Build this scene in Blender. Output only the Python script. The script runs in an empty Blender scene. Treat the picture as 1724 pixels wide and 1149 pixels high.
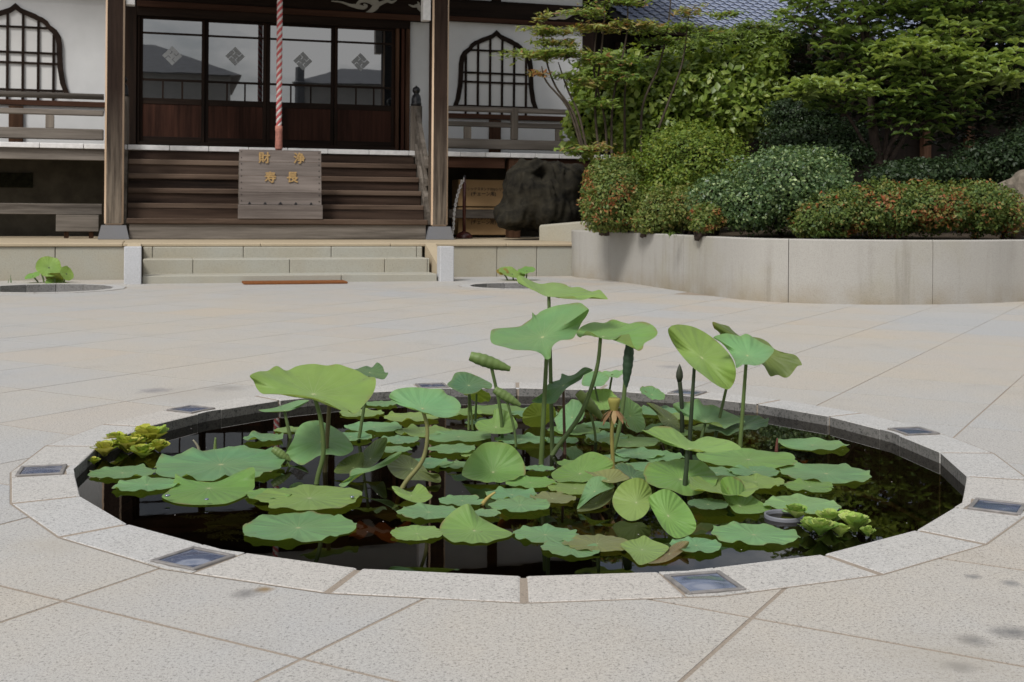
import bpy, math, random
import numpy as np
from mathutils import Vector, Matrix, noise as mnoise

# ------------------------------------------------------------------ camera, light
S = 0.75                      # metres per working unit (1 unit = height of the camera)
W_, H_, F_, CX, HOR = 1724.0, 1149.0, 2036.5, 862.0, 356.17
ROLL = 0.0077
sc = bpy.context.scene
COL = sc.collection
cam = bpy.data.cameras.new('camera'); cam_o = bpy.data.objects.new('camera', cam); COL.objects.link(cam_o)
cam.sensor_width = 36.0; cam.lens = 36.0 * F_ / W_
cam.shift_y = -(H_ / 2 - HOR) / W_
cam_o.location = (0, 0, S)
cam_o.rotation_euler = (math.pi / 2, -ROLL, 0)
cam_o.rotation_mode = 'XYZ'
cam_o.matrix_world = Matrix.Translation((0, 0, S)) @ Matrix.Rotation(math.pi / 2, 4, 'X') @ Matrix.Rotation(ROLL, 4, 'Z')
cam.clip_start = 0.05; cam.clip_end = 600
cam.dof.use_dof = True; cam.dof.focus_distance = 4.5 * S; cam.dof.aperture_fstop = 16.0
sc.camera = cam_o
SUN_EL, SUN_AZ = math.radians(49), math.radians(210)   # azimuth measured clockwise from +Y
world = bpy.data.worlds.new('World'); sc.world = world; world.use_nodes = True
def build_world():
    nt = world.node_tree; n = nt.nodes; l = nt.links
    bg = n['Background']
    sky = n.new('ShaderNodeTexSky'); sky.sky_type = 'NISHITA'; sky.sun_disc = False
    sky.sun_elevation = SUN_EL; sky.sun_rotation = SUN_AZ
    sky.air_density = 1.0; sky.dust_density = 3.0; sky.ozone_density = 1.0
    hs = n.new('ShaderNodeHueSaturation'); hs.inputs['Saturation'].default_value = 0.6
    l.new(sky.outputs[0], hs.inputs['Color'])
    tc = n.new('ShaderNodeTexCoord'); mp = n.new('ShaderNodeMapping'); mp.inputs['Scale'].default_value = (1.2, 1.2, 3.2)
    l.new(tc.outputs['Generated'], mp.inputs['Vector'])
    no = n.new('ShaderNodeTexNoise'); no.inputs['Scale'].default_value = 3.6; no.inputs['Detail'].default_value = 8; no.inputs['Roughness'].default_value = 0.6
    l.new(mp.outputs[0], no.inputs['Vector'])
    rp = n.new('ShaderNodeValToRGB'); rp.color_ramp.elements[0].position = 0.44; rp.color_ramp.elements[1].position = 0.60
    l.new(no.outputs['Fac'], rp.inputs['Fac'])
    mx = n.new('ShaderNodeMix'); mx.data_type = 'RGBA'
    l.new(rp.outputs['Color'], mx.inputs['Factor']); l.new(hs.outputs[0], mx.inputs['A'])
    mx.inputs['B'].default_value = (8.6, 8.6, 8.6, 1)
    l.new(mx.outputs['Result'], bg.inputs['Color'])
    bg.inputs['Strength'].default_value = 0.095
build_world()
sun = bpy.data.lights.new('sun', 'SUN'); sun_o = bpy.data.objects.new('sun', sun); COL.objects.link(sun_o)
sun.energy = 2.3; sun.angle = math.radians(14); sun.color = (1.0, 0.975, 0.935)
_sd = Vector((math.sin(SUN_AZ) * math.cos(SUN_EL), math.cos(SUN_AZ) * math.cos(SUN_EL), math.sin(SUN_EL)))
sun_o.rotation_euler = _sd.to_track_quat('Z', 'Y').to_euler()
sc.view_settings.view_transform = 'Standard'; sc.view_settings.look = 'None'
sc.view_settings.exposure = 0.18; sc.view_settings.gamma = 1.0; sc.view_settings.use_curve_mapping = False
sc.render.engine = 'CYCLES'
sc.cycles.max_bounces = 8; sc.cycles.transparent_max_bounces = 12

# ------------------------------------------------------------------ measuring helpers (working units)
_c, _s = math.cos(ROLL), math.sin(ROLL)
RT = np.array([_c, 0, _s]); UP = np.array([-_s, 0, _c]); FW = np.array([0, 1.0, 0])
CAM = np.array([0, 0, 1.0])
def ray(px, py):
    return RT * ((px - CX) / F_) - UP * ((py - HOR) / F_) + FW
def at(px, py, Y):            # the point at depth Y seen at that pixel of the photograph
    return CAM + ray(px, py) * Y
def gp(px, py, z=0.0):        # the point on the level z
    d = ray(px, py); return CAM + d * ((z - 1.0) / d[2])
PH = math.radians(73.5)
FU = np.array([math.sin(PH), math.cos(PH), 0]); FV = np.array([-math.cos(PH), math.sin(PH), 0]); FO = np.array([-3.048, 16.595, 0])
FROT = math.atan2(FU[1], FU[0])
def fac(px, py, v):           # (u, z) on the plane at depth v of the temple front
    d = ray(px, py); t = ((FO + FV * v) @ FV) / (d @ FV)
    q = CAM + d * t
    return float((q - FO) @ FU), float(q[2])
def fu(px, v, py=300): return fac(px, py, v)[0]
def f2w(u, v, z): return FO + FU * u + FV * v + np.array([0, 0, z])

# ------------------------------------------------------------------ object helpers
def tag(o, label=None, cat=None, group=None, kind=None):
    if label: o['label'] = label
    if cat: o['category'] = cat
    if group: o['group'] = group
    if kind: o['kind'] = kind
    return o
def empty(name, loc=(0, 0, 0), rz=0.0, parent=None):
    o = bpy.data.objects.new(name, None); COL.objects.link(o)
    o.location = Vector([float(x) * S for x in loc]); o.rotation_euler = (0, 0, rz)
    o.empty_display_size = 0.05
    if parent: o.parent = parent
    return o
def thing(name, label, cat, loc=(0, 0, 0), rz=0.0, group=None):
    return tag(empty(name, loc, rz), label, cat, group)
class MB:
    def __init__(s): s.v = []; s.f = []; s.m = []
    def add(s, verts, faces, mi=0):
        b = len(s.v); s.v += [tuple(map(float, p)) for p in verts]
        s.f += [tuple(i + b for i in f) for f in faces]; s.m += [mi] * len(faces); return s
    def box(s, x0, x1, y0, y1, z0, z1, b=0.0, mi=0, mb=None):
        if b <= 0:
            v = [(x, y, z) for x in (x0, x1) for y in (y0, y1) for z in (z0, z1)]
            f = [(0, 1, 3, 2), (4, 6, 7, 5), (0, 4, 5, 1), (2, 3, 7, 6), (0, 2, 6, 4), (1, 5, 7, 3)]
            return s.add(v, f, mi)
        lo = (x0, y0, z0); hi = (x1, y1, z1); vs = []; idx = {}
        for sx in (0, 1):
            for sy in (0, 1):
                for sz in (0, 1):
                    sg = (sx, sy, sz)
                    for ax in range(3):   # the corner point that lies on the face of axis ax
                        p = []
                        for k in range(3):
                            e = hi[k] if sg[k] else lo[k]
                            if k != ax: e += -b if sg[k] else b
                            p.append(e)
                        idx[(sg, ax)] = len(vs); vs.append(p)
        F = []; G = []
        for ax in range(3):
            o1, o2 = [k for k in range(3) if k != ax]
            for sd in (0, 1):
                q = []
                for a, c in ((0, 0), (1, 0), (1, 1), (0, 1)):
                    sg = [0, 0, 0]; sg[ax] = sd; sg[o1] = a; sg[o2] = c
                    q.append(idx[(tuple(sg), ax)])
                F.append(tuple(q))
        for ax in range(3):               # edges running along ax
            o1, o2 = [k for k in range(3) if k != ax]
            for a in (0, 1):
                for c in (0, 1):
                    s0 = [0, 0, 0]; s0[o1] = a; s0[o2] = c; s1 = list(s0); s1[ax] = 1
                    G.append((idx[(tuple(s0), o1)], idx[(tuple(s1), o1)], idx[(tuple(s1), o2)], idx[(tuple(s0), o2)]))
        for sx in (0, 1):
            for sy in (0, 1):
                for sz in (0, 1):
                    G.append(tuple(idx[((sx, sy, sz), k)] for k in range(3)))
        s.add(vs, F, mi); base = len(s.v) - len(vs)
        s.f += [tuple(i + base for i in g) for g in G]; s.m += [mi if mb is None else mb] * len(G)
        return s
    def tube(s, pts, r, n=6, mi=0, cap=True):
        pts = [np.array(p, float) for p in pts]; k = len(pts)
        rs = [r] * k if not hasattr(r, '__len__') else list(r)
        ref = np.array([0.31, 0.87, 0.2]); rings = []
        for i, p in enumerate(pts):
            t = pts[min(i + 1, k - 1)] - pts[max(i - 1, 0)]; t = t / (np.linalg.norm(t) + 1e-9)
            a = np.cross(t, ref); a /= np.linalg.norm(a) + 1e-9; b = np.cross(t, a)
            rings.append([p + rs[i] * (a * math.cos(2 * math.pi * j / n) + b * math.sin(2 * math.pi * j / n)) for j in range(n)])
        v = [q for rg in rings for q in rg]; f = []
        for i in range(k - 1):
            for j in range(n):
                j2 = (j + 1) % n; f.append((i * n + j, i * n + j2, (i + 1) * n + j2, (i + 1) * n + j))
        if cap: f += [tuple(range(n))[::-1], tuple((k - 1) * n + j for j in range(n))]
        return s.add(v, f, mi)
    def lathe(s, prof, c=(0, 0, 0), n=16, mi=0):
        v = [(c[0] + r * math.cos(2 * math.pi * j / n), c[1] + r * math.sin(2 * math.pi * j / n), c[2] + z) for r, z in prof for j in range(n)]
        f = []
        for i in range(len(prof) - 1):
            for j in range(n):
                j2 = (j + 1) % n; f.append((i * n + j, i * n + j2, (i + 1) * n + j2, (i + 1) * n + j))
        f += [tuple(range(n))[::-1], tuple((len(prof) - 1) * n + j for j in range(n))]
        return s.add(v, f, mi)
    def prism(s, poly, y0, y1, mi=0, axis='y'):   # polygon in (x, z) pulled from y0 to y1 (or in (x, y) pulled along z)
        n = len(poly)
        if axis == 'y': v = [(x, y0, z) for x, z in poly] + [(x, y1, z) for x, z in poly]
        else: v = [(x, y, y0) for x, y in poly] + [(x, y, y1) for x, y in poly]
        f = [tuple(range(n)), tuple(range(2 * n - 1, n - 1, -1))]
        f += [(i, i + n, (i + 1) % n + n, (i + 1) % n) for i in range(n)]
        return s.add(v, f, mi)
    def build(s, name, mats, parent=None, smooth=False, origin=None, kind=None):
        me = bpy.data.meshes.new(name); o = np.zeros(3) if origin is None else np.array(origin)
        me.from_pydata([tuple((np.array(p) - o) * S) for p in s.v], [], s.f)
        if not isinstance(mats, (list, tuple)): mats = [mats]
        for m in mats: me.materials.append(m)
        if len(mats) > 1: me.polygons.foreach_set('material_index', s.m)
        if smooth: me.polygons.foreach_set('use_smooth', [True] * len(s.f))
        me.update()
        import bmesh
        bm = bmesh.new(); bm.from_mesh(me); bmesh.ops.recalc_face_normals(bm, faces=bm.faces); bm.to_mesh(me); bm.free()
        ob = bpy.data.objects.new(name, me); COL.objects.link(ob)
        if origin is not None and parent is None: ob.location = Vector([float(x) * S for x in origin])
        if parent: ob.parent = parent
        if kind: ob['kind'] = kind
        return ob
def clone(o, parent=None, loc=None, rz=None):
    c = o.copy(); COL.objects.link(c); c.parent = parent
    if loc is not None: c.location = Vector([float(x) * S for x in loc])
    if rz is not None: c.rotation_euler = (0, 0, rz)
    return c

# ------------------------------------------------------------------ materials
def new_mat(name):
    m = bpy.data.materials.new(name); m.use_nodes = True
    nt = m.node_tree; return m, nt.nodes, nt.links, nt.nodes['Principled BSDF']
def N(n, t, **kw):
    x = n.new(t)
    for k, v in kw.items():
        if k in x.inputs: x.inputs[k].default_value = v
        else: setattr(x, k, v)
    return x
def ramp(n, l, src, stops):
    r = n.new('ShaderNodeValToRGB'); e = r.color_ramp.elements
    while len(e) < len(stops): e.new(0.5)
    for i, (p, c) in enumerate(stops):
        e[i].position = p; e[i].color = (c, c, c, 1) if not hasattr(c, '__len__') else (*c, 1)
    l.new(src, r.inputs['Fac']); return r.outputs['Color']
def mix(n, l, f, a, b, mode='MIX'):
    x = n.new('ShaderNodeMix'); x.data_type = 'RGBA'; x.blend_type = mode
    for k, v in (('Factor', f), ('A', a), ('B', b)):
        if hasattr(v, 'is_output'): l.new(v, x.inputs[k])
        elif k == 'Factor': x.inputs[k].default_value = v
        else: x.inputs[k].default_value = (*v, 1)
    return x.outputs['Result']
def objco(n, l, scale=(1, 1, 1)):
    tc = n.new('ShaderNodeTexCoord'); mp = n.new('ShaderNodeMapping'); mp.inputs['Scale'].default_value = scale
    l.new(tc.outputs['Object'], mp.inputs['Vector']); return mp.outputs[0]
def noise(n, l, co, sc_, det=4, ro=0.55):
    x = N(n, 'ShaderNodeTexNoise', Scale=sc_, Detail=det, Roughness=ro); l.new(co, x.inputs['Vector']); return x.outputs['Fac']
def bump(n, l, h, st, dist, bs):
    b = N(n, 'ShaderNodeBump', Strength=st, Distance=dist); l.new(h, b.inputs['Height']); l.new(b.outputs[0], bs.inputs['Normal'])
def rnd_shift(n, l, co, k=9.0):      # every object gets its own piece of the pattern
    oi = n.new('ShaderNodeObjectInfo'); m = N(n, 'ShaderNodeMath', operation='MULTIPLY'); l.new(oi.outputs['Random'], m.inputs[0]); m.inputs[1].default_value = k
    a = N(n, 'ShaderNodeVectorMath', operation='ADD'); l.new(co, a.inputs[0]); l.new(m.outputs[0], a.inputs[1]); return a.outputs[0], oi.outputs['Random']
def wood(name, axis, dark, light, rough=0.75, wear=None, streak=1.0):
    m, n, l, b = new_mat(name)
    sc_ = [16, 16, 16]; sc_['xyz'.index(axis)] = 0.9
    co, rnd = rnd_shift(n, l, objco(n, l, sc_))
    g = noise(n, l, co, 1.6, 7, 0.68)
    co2, _ = rnd_shift(n, l, objco(n, l, [x * 0.25 for x in sc_]), 5.0)
    g2 = noise(n, l, co2, 1.3, 3)
    mm = N(n, 'ShaderNodeMath', operation='ADD'); l.new(g, mm.inputs[0]); l.new(g2, mm.inputs[1])
    hv = N(n, 'ShaderNodeMath', operation='MULTIPLY'); l.new(mm.outputs[0], hv.inputs[0]); hv.inputs[1].default_value = 0.5
    c = ramp(n, l, hv.outputs[0], [(0.36, dark), (0.62, light)])
    tone = ramp(n, l, rnd, [(0.0, 0.78), (1.0, 1.18)])
    c = mix(n, l, 1.0, c, tone, 'MULTIPLY')
    if wear:                         # bare weathered wood in patches
        w = ramp(n, l, noise(n, l, objco(n, l, [x * 0.12 for x in sc_]), 2.2, 5), [(0.46, 0.0), (0.68, 1.0)])
        c = mix(n, l, w, c, wear)
    l.new(c, b.inputs['Base Color']); b.inputs['Roughness'].default_value = rough
    b.inputs['Specular IOR Level'].default_value = 0.12
    bump(n, l, g, 0.35, 0.004, b)
    return m
def granite(name, base, spk=0.5, warm=(0.50, 0.44, 0.37), wamt=0.5, scale=150, rough=0.8, stains=None, rand=0.0, dirt=0.0):
    m, n, l, b = new_mat(name); co = objco(n, l)
    f1 = noise(n, l, co, scale, 3, 0.7); f2 = noise(n, l, co, scale * 2.4, 2, 0.6)
    d = ramp(n, l, f1, [(0.33, 0.34), (0.45, 0.98), (0.57, 1.0), (0.68, 1.22)])
    d2 = ramp(n, l, f2, [(0.34, 0.42), (0.44, 1.0), (1.0, 1.0)])
    big = ramp(n, l, noise(n, l, objco(n, l, (1, .55, 1)), 0.75, 6, 0.62), [(0.38, 0.0), (0.62, 1.0)])
    c = mix(n, l, mulf(n, l, big, wamt), base, warm)
    if rand:
        oi = n.new('ShaderNodeObjectInfo')
        t = ramp(n, l, oi.outputs['Random'], [(0.0, (0.97, 0.98, 1.0)), (0.4, (1.0, 1.0, 1.0)), (0.7, (0.99, 0.975, 0.955)), (0.88, (1.02, 0.985, 0.945)), (1.0, (1.03, 0.975, 0.92))])
        c = mix(n, l, rand, c, mix(n, l, 1.0, c, t, 'MULTIPLY'))
    c = mix(n, l, spk, c, mix(n, l, 1.0, mix(n, l, 1.0, c, d, 'MULTIPLY'), d2, 'MULTIPLY'))
    if dirt:
        dm = ramp(n, l, noise(n, l, co, 2.7, 7, 0.7), [(0.55, 0.0), (0.78, 1.0)])
        c = mix(n, l, mulf(n, l, dm, dirt), c, (0.20, 0.175, 0.14))
    for (x, y, rad, col, st) in (stains or []):
        mp = N(n, 'ShaderNodeVectorMath', operation='SUBTRACT'); tc = n.new('ShaderNodeTexCoord'); l.new(tc.outputs['Object'], mp.inputs[0]); mp.inputs[1].default_value = (x * S, y * S, 0)
        ln = N(n, 'ShaderNodeVectorMath', operation='LENGTH'); l.new(mp.outputs[0], ln.inputs[0])
        nn = noise(n, l, co, 22, 5, 0.7)
        ad = N(n, 'ShaderNodeMath', operation='MULTIPLY_ADD'); l.new(nn, ad.inputs[0]); ad.inputs[1].default_value = 1.6 * rad * S; l.new(ln.outputs['Value'], ad.inputs[2])
        k = N(n, 'ShaderNodeMapRange'); l.new(ad.outputs[0], k.inputs['Value'])
        k.inputs['From Min'].default_value = 0.9 * rad * S; k.inputs['From Max'].default_value = 1.75 * rad * S
        k.inputs['To Min'].default_value = st; k.inputs['To Max'].default_value = 0.0
        c = mix(n, l, k.outputs['Result'], c, col)
    l.new(c, b.inputs['Base Color']); b.inputs['Roughness'].default_value = rough; b.inputs['Specular IOR Level'].default_value = 0.3
    bump(n, l, f1, 0.25, 0.002, b); return m
def mulf(n, l, a, k):
    x = N(n, 'ShaderNodeMath', operation='MULTIPLY'); l.new(a, x.inputs[0]); x.inputs[1].default_value = k; return x.outputs[0]
def plain(name, col, rough=0.6, var=0.12, scale=6, spec=0.4, metal=0.0, bmp=0.0):
    m, n, l, b = new_mat(name); co = objco(n, l)
    f = noise(n, l, co, scale, 5, 0.6)
    c = ramp(n, l, f, [(0.3, tuple(x * (1 - var) for x in col)), (0.7, tuple(min(1, x * (1 + var)) for x in col))])
    l.new(c, b.inputs['Base Color']); b.inputs['Roughness'].default_value = rough; b.inputs['Specular IOR Level'].default_value = spec; b.inputs['Metallic'].default_value = metal
    if bmp: bump(n, l, noise(n, l, co, scale * 6, 4), bmp, 0.004, b)
    return m
def streaked(name, base, streak, moss, foot):   # concrete with runs of dirt down from its top edge
    m, n, l, b = new_mat(name)
    co = objco(n, l, (2.2, 2.2, 0.16)); st = ramp(n, l, noise(n, l, co, 3.0, 6, 0.62), [(0.52, 0.0), (0.74, 1.0)])
    c0 = objco(n, l); bl = noise(n, l, c0, 1.1, 4); fine = noise(n, l, c0, 130, 3, 0.7)
    c = mix(n, l, mulf(n, l, mix(n, l, 1.0, st, ramp(n, l, bl, [(0.42, 0.15), (0.6, 1.0)]), 'MULTIPLY'), 0.8), base, streak)
    c = mix(n, l, mulf(n, l, ramp(n, l, bl, [(0.5, 0.0), (0.72, 1.0)]), 0.55), c, moss)
    sep = n.new('ShaderNodeSeparateXYZ'); l.new(c0, sep.inputs[0])
    low = N(n, 'ShaderNodeMapRange'); l.new(sep.outputs['Z'], low.inputs['Value'])
    low.inputs['From Min'].default_value = 0.0; low.inputs['From Max'].default_value = 0.26 * S; low.inputs['To Min'].default_value = 1.0; low.inputs['To Max'].default_value = 0.0
    lw = N(n, 'ShaderNodeMath', operation='MULTIPLY'); l.new(low.outputs[0], lw.inputs[0]); l.new(ramp(n, l, noise(n, l, c0, 3.5, 5), [(0.3, 0.1), (0.65, 1.0)]), lw.inputs[1])
    c = mix(n, l, mulf(n, l, lw.outputs[0], 0.75), c, foot)
    c = mix(n, l, 0.5, c, mix(n, l, 1.0, c, ramp(n, l, fine, [(0.3, 0.6), (0.5, 1.0), (0.7, 1.15)]), 'MULTIPLY'))
    l.new(c, b.inputs['Base Color']); b.inputs['Roughness'].default_value = 0.85; b.inputs['Specular IOR Level'].default_value = 0.25
    bump(n, l, fine, 0.2, 0.003, b); return m
def foliage_mat(name, stops, trans=0.35, rough=0.5, spec=0.35):
    m, n, l, b = new_mat(name)
    a = N(n, 'ShaderNodeAttribute', attribute_name='tint')
    c = ramp(n, l, a.outputs['Fac'], stops)
    l.new(c, b.inputs['Base Color']); b.inputs['Roughness'].default_value = rough; b.inputs['Specular IOR Level'].default_value = spec
    t = n.new('ShaderNodeBsdfTranslucent'); l.new(mix(n, l, 1.0, c, (1.25, 1.2, 0.55), 'MULTIPLY'), t.inputs['Color'])
    ms = n.new('ShaderNodeMixShader'); ms.inputs[0].default_value = trans
    l.new(b.outputs[0], ms.inputs[1]); l.new(t.outputs[0], ms.inputs[2]); l.new(ms.outputs[0], n['Material Output'].inputs['Surface'])
    return m
def lotus_mat():
    m, n, l, b = new_mat('lotus_leaf_skin')
    uv = n.new('ShaderNodeUVMap'); uv.uv_map = 'polar'; sp = n.new('ShaderNodeSeparateXYZ'); l.new(uv.outputs[0], sp.inputs[0])
    oi = n.new('ShaderNodeObjectInfo'); geo = n.new('ShaderNodeNewGeometry')
    base = oi.outputs['Color']
    co, _ = rnd_shift(n, l, objco(n, l), 7.0)
    mot = noise(n, l, co, 9, 4, 0.6)
    # yellowing in blotches and towards the rim
    yl = ramp(n, l, noise(n, l, co, 3.2, 4, 0.6), [(0.42, 0.0), (0.7, 1.0)])
    rim = ramp(n, l, sp.outputs['X'], [(0.72, 0.0), (1.0, 1.0)])
    y2 = N(n, 'ShaderNodeMath', operation='MAXIMUM'); l.new(mulf(n, l, yl, 0.6), y2.inputs[0]); l.new(mulf(n, l, rim, 0.5), y2.inputs[1])
    c = mix(n, l, mulf(n, l, y2.outputs[0], 0.55), base, (0.24, 0.29, 0.07))
    c = mix(n, l, 0.5, c, mix(n, l, 1.0, c, ramp(n, l, mot, [(0.3, 0.78), (0.7, 1.2)]), 'MULTIPLY'))
    # ribs radiating from the stalk
    k = N(n, 'ShaderNodeMath', operation='MULTIPLY'); l.new(sp.outputs['Y'], k.inputs[0]); k.inputs[1].default_value = 21.0
    pp = N(n, 'ShaderNodeMath', operation='PINGPONG'); l.new(k.outputs[0], pp.inputs[0]); pp.inputs[1].default_value = 0.5
    wd = N(n, 'ShaderNodeMath', operation='MULTIPLY'); l.new(pp.outputs[0], wd.inputs[0]); l.new(sp.outputs['X'], wd.inputs[1])
    vein = ramp(n, l, wd.outputs[0], [(0.0, 1.0), (0.035, 0.0)])
    fade = ramp(n, l, sp.outputs['X'], [(0.02, 1.0), (0.85, 0.0)])
    vf = N(n, 'ShaderNodeMath', operation='MULTIPLY'); l.new(vein, vf.inputs[0]); l.new(fade, vf.inputs[1])
    c = mix(n, l, mulf(n, l, vf.outputs[0], 0.6), c, (0.32, 0.40, 0.20))
    hub = ramp(n, l, sp.outputs['X'], [(0.028, 1.0), (0.05, 0.0)])
    c = mix(n, l, hub, c, (0.45, 0.50, 0.25))
    fl = ramp(n, l, noise(n, l, co, 42, 3, 0.6), [(0.69, 0.0), (0.74, 1.0)])
    c = mix(n, l, mulf(n, l, fl, 0.65), c, (0.16, 0.12, 0.045))
    dry = N(n, 'ShaderNodeMath', operation='MULTIPLY'); l.new(ramp(n, l, sp.outputs['X'], [(0.93, 0.0), (0.99, 1.0)]), dry.inputs[0]); l.new(ramp(n, l, noise(n, l, co, 13, 3), [(0.55, 0.0), (0.66, 1.0)]), dry.inputs[1])
    c = mix(n, l, mulf(n, l, dry.outputs[0], 0.8), c, (0.24, 0.17, 0.07))
    bloom = ramp(n, l, noise(n, l, co, 5.5, 5, 0.65), [(0.4, 0.0), (0.75, 1.0)])
    c = mix(n, l, mulf(n, l, bloom, 0.10), c, (0.30, 0.38, 0.31))
    under = mix(n, l, 0.6, mix(n, l, 1.0, base, (1.05, 0.95, 0.62), 'MULTIPLY'), (0.17, 0.20, 0.055))
    under = mix(n, l, mulf(n, l, vein, 0.35), under, (0.09, 0.12, 0.03))
    c2 = mix(n, l, geo.outputs['Backfacing'], c, under)
    l.new(c2, b.inputs['Base Color']); b.inputs['Roughness'].default_value = 0.52; b.inputs['Specular IOR Level'].default_value = 0.35
    b.inputs['Sheen Weight'].default_value = 0.12; b.inputs['Sheen Roughness'].default_value = 0.4
    hh = N(n, 'ShaderNodeMath', operation='MULTIPLY'); l.new(pp.outputs[0], hh.inputs[0]); l.new(sp.outputs['X'], hh.inputs[1])
    h2 = N(n, 'ShaderNodeMath', operation='MULTIPLY_ADD'); l.new(mot, h2.inputs[0]); h2.inputs[1].default_value = 0.5; l.new(hh.outputs[0], h2.inputs[2])
    bump(n, l, h2.outputs[0], 0.42, 0.012, b)
    t = n.new('ShaderNodeBsdfTranslucent'); l.new(mix(n, l, 1.0, c2, (1.5, 1.5, 0.5), 'MULTIPLY'), t.inputs['Color'])
    ms = n.new('ShaderNodeMixShader'); ms.inputs[0].default_value = 0.36
    l.new(b.outputs[0], ms.inputs[1]); l.new(t.outputs[0], ms.inputs[2]); l.new(ms.outputs[0], n['Material Output'].inputs['Surface'])
    return m
def objcolor_mat(name, rough=0.5, trans=0.0, var=0.2, scale=14):
    m, n, l, b = new_mat(name); oi = n.new('ShaderNodeObjectInfo')
    f = noise(n, l, objco(n, l), scale, 4)
    c = mix(n, l, 1.0, oi.outputs['Color'], ramp(n, l, f, [(0.3, 1 - var), (0.7, 1 + var)]), 'MULTIPLY')
    l.new(c, b.inputs['Base Color']); b.inputs['Roughness'].default_value = rough; b.inputs['Specular IOR Level'].default_value = 0.35
    if trans:
        t = n.new('ShaderNodeBsdfTranslucent'); l.new(c, t.inputs['Color']); ms = n.new('ShaderNodeMixShader'); ms.inputs[0].default_value = trans
        l.new(b.outputs[0], ms.inputs[1]); l.new(t.outputs[0], ms.inputs[2]); l.new(ms.outputs[0], n['Material Output'].inputs['Surface'])
    return m
def water_mat():
    m, n, l, b = new_mat('pond_water'); n.remove(b)
    fr = N(n, 'ShaderNodeFresnel', IOR=1.33); gl = n.new('ShaderNodeBsdfGlossy'); gl.inputs['Roughness'].default_value = 0.012
    tr = n.new('ShaderNodeBsdfTransparent'); tr.inputs['Color'].default_value = (0.30, 0.25, 0.16, 1)
    bm = N(n, 'ShaderNodeBump', Strength=0.035, Distance=0.004)
    l.new(noise(n, l, objco(n, l), 5, 3), bm.inputs['Height']); l.new(bm.outputs[0], gl.inputs['Normal']); l.new(bm.outputs[0], fr.inputs['Normal'])
    ms = n.new('ShaderNodeMixShader'); l.new(fr.outputs[0], ms.inputs[0]); l.new(tr.outputs[0], ms.inputs[1]); l.new(gl.outputs[0], ms.inputs[2])
    l.new(ms.outputs[0], n['Material Output'].inputs['Surface']); return m

def spot(px, py): g = gp(px, py); return g[0], g[1]
STAINS = [(*spot(445, 993), 0.035, (0.22, 0.15, 0.07), 0.9), (*spot(415, 1000), 0.05, (0.16, 0.155, 0.15), 0.8),
          (*spot(1640, 1080), 0.055, (0.13, 0.13, 0.13), 0.85), (*spot(1700, 1065), 0.065, (0.13, 0.13, 0.13), 0.85),
          (*spot(1618, 1124), 0.05, (0.15, 0.15, 0.15), 0.8), (*spot(1638, 972), 0.03, (0.15, 0.15, 0.15), 0.8), (*spot(1700, 982), 0.035, (0.16, 0.16, 0.16), 0.8),
          (*spot(262, 658), 0.13, (0.15, 0.15, 0.17), 0.7), (*spot(380, 654), 0.16, (0.2, 0.19, 0.17), 0.6), (*spot(320, 665), 0.35, (0.36, 0.33, 0.29), 0.45),
          (*spot(1600, 1110), 0.25, (0.34, 0.31, 0.26), 0.5), (*spot(90, 920), 0.16, (0.36, 0.33, 0.28), 0.45),
          (*spot(1130, 618), 0.12, (0.2, 0.2, 0.2), 0.6), (*spot(1450, 925), 0.0, (0.2, 0.2, 0.2), 0.0)]
KSTAINS = [(*spot(1015, 985), 0.05, (0.2, 0.2, 0.21), 0.7), (*spot(860, 998), 0.045, (0.2, 0.2, 0.21), 0.7), (*spot(735, 993), 0.035, (0.24, 0.22, 0.2), 0.7),
           (*spot(285, 909), 0.03, (0.2, 0.2, 0.2), 0.8), (*spot(945, 979), 0.03, (0.22, 0.22, 0.22), 0.7)]
M = {}
M['slab'] = granite('pale_granite_paving', (0.412, 0.408, 0.398), spk=0.8, warm=(0.452, 0.412, 0.352), wamt=0.9, stains=STAINS[:-1], rand=0.9, dirt=0.25)
M['kerb'] = granite('granite_kerb', (0.452, 0.446, 0.434), spk=0.8, warm=(0.465, 0.44, 0.40), wamt=0.5, stains=KSTAINS, rand=0.5)
M['mortar'] = granite('mortar', (0.31, 0.262, 0.212), spk=0.5, warm=(0.26, 0.215, 0.17), wamt=0.6)
M['kerb_in'] = granite('rough_wet_granite', (0.17, 0.165, 0.16), spk=1.0, warm=(0.10, 0.095, 0.08), wamt=0.8, scale=70, dirt=0.5)
M['tan'] = granite('tan_cut_stone', (0.365, 0.362, 0.318), spk=0.35, warm=(0.36, 0.33, 0.255), wamt=0.9, scale=90, rand=0.6, dirt=0.25)
M['coping'] = granite('sandy_coping_stone', (0.44, 0.365, 0.255), spk=0.3, warm=(0.40, 0.325, 0.22), wamt=0.6, scale=90)
M['post_stone'] = granite('grey_granite_post', (0.50, 0.51, 0.53), spk=0.7, warm=(0.48, 0.47, 0.46), wamt=0.4)
M['base_stone'] = granite('dark_plinth_stone', (0.16, 0.165, 0.18), spk=0.3, warm=(0.17, 0.16, 0.15))
M['concrete'] = streaked('stained_concrete', (0.372, 0.357, 0.328), (0.17, 0.15, 0.125), (0.31, 0.285, 0.20), (0.26, 0.215, 0.145))
M['plaster'] = plain('white_plaster', (0.63, 0.635, 0.635), 0.85, 0.05, 3, 0.2)
M['white_paint'] = plain('white_end_paint', (0.72, 0.71, 0.70), 0.7, 0.12, 14, 0.3)
M['paper'] = plain('shoji_paper', (0.66, 0.655, 0.64), 0.9, 0.02, 8, 0.1)
M['dark_x'] = wood('dark_wood_along', 'x', (0.0076, 0.0048, 0.0036), (0.0263, 0.0160, 0.0112))
M['dark_z'] = wood('dark_wood_upright', 'z', (0.0068, 0.0044, 0.0032), (0.0255, 0.0144, 0.0096))
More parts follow.
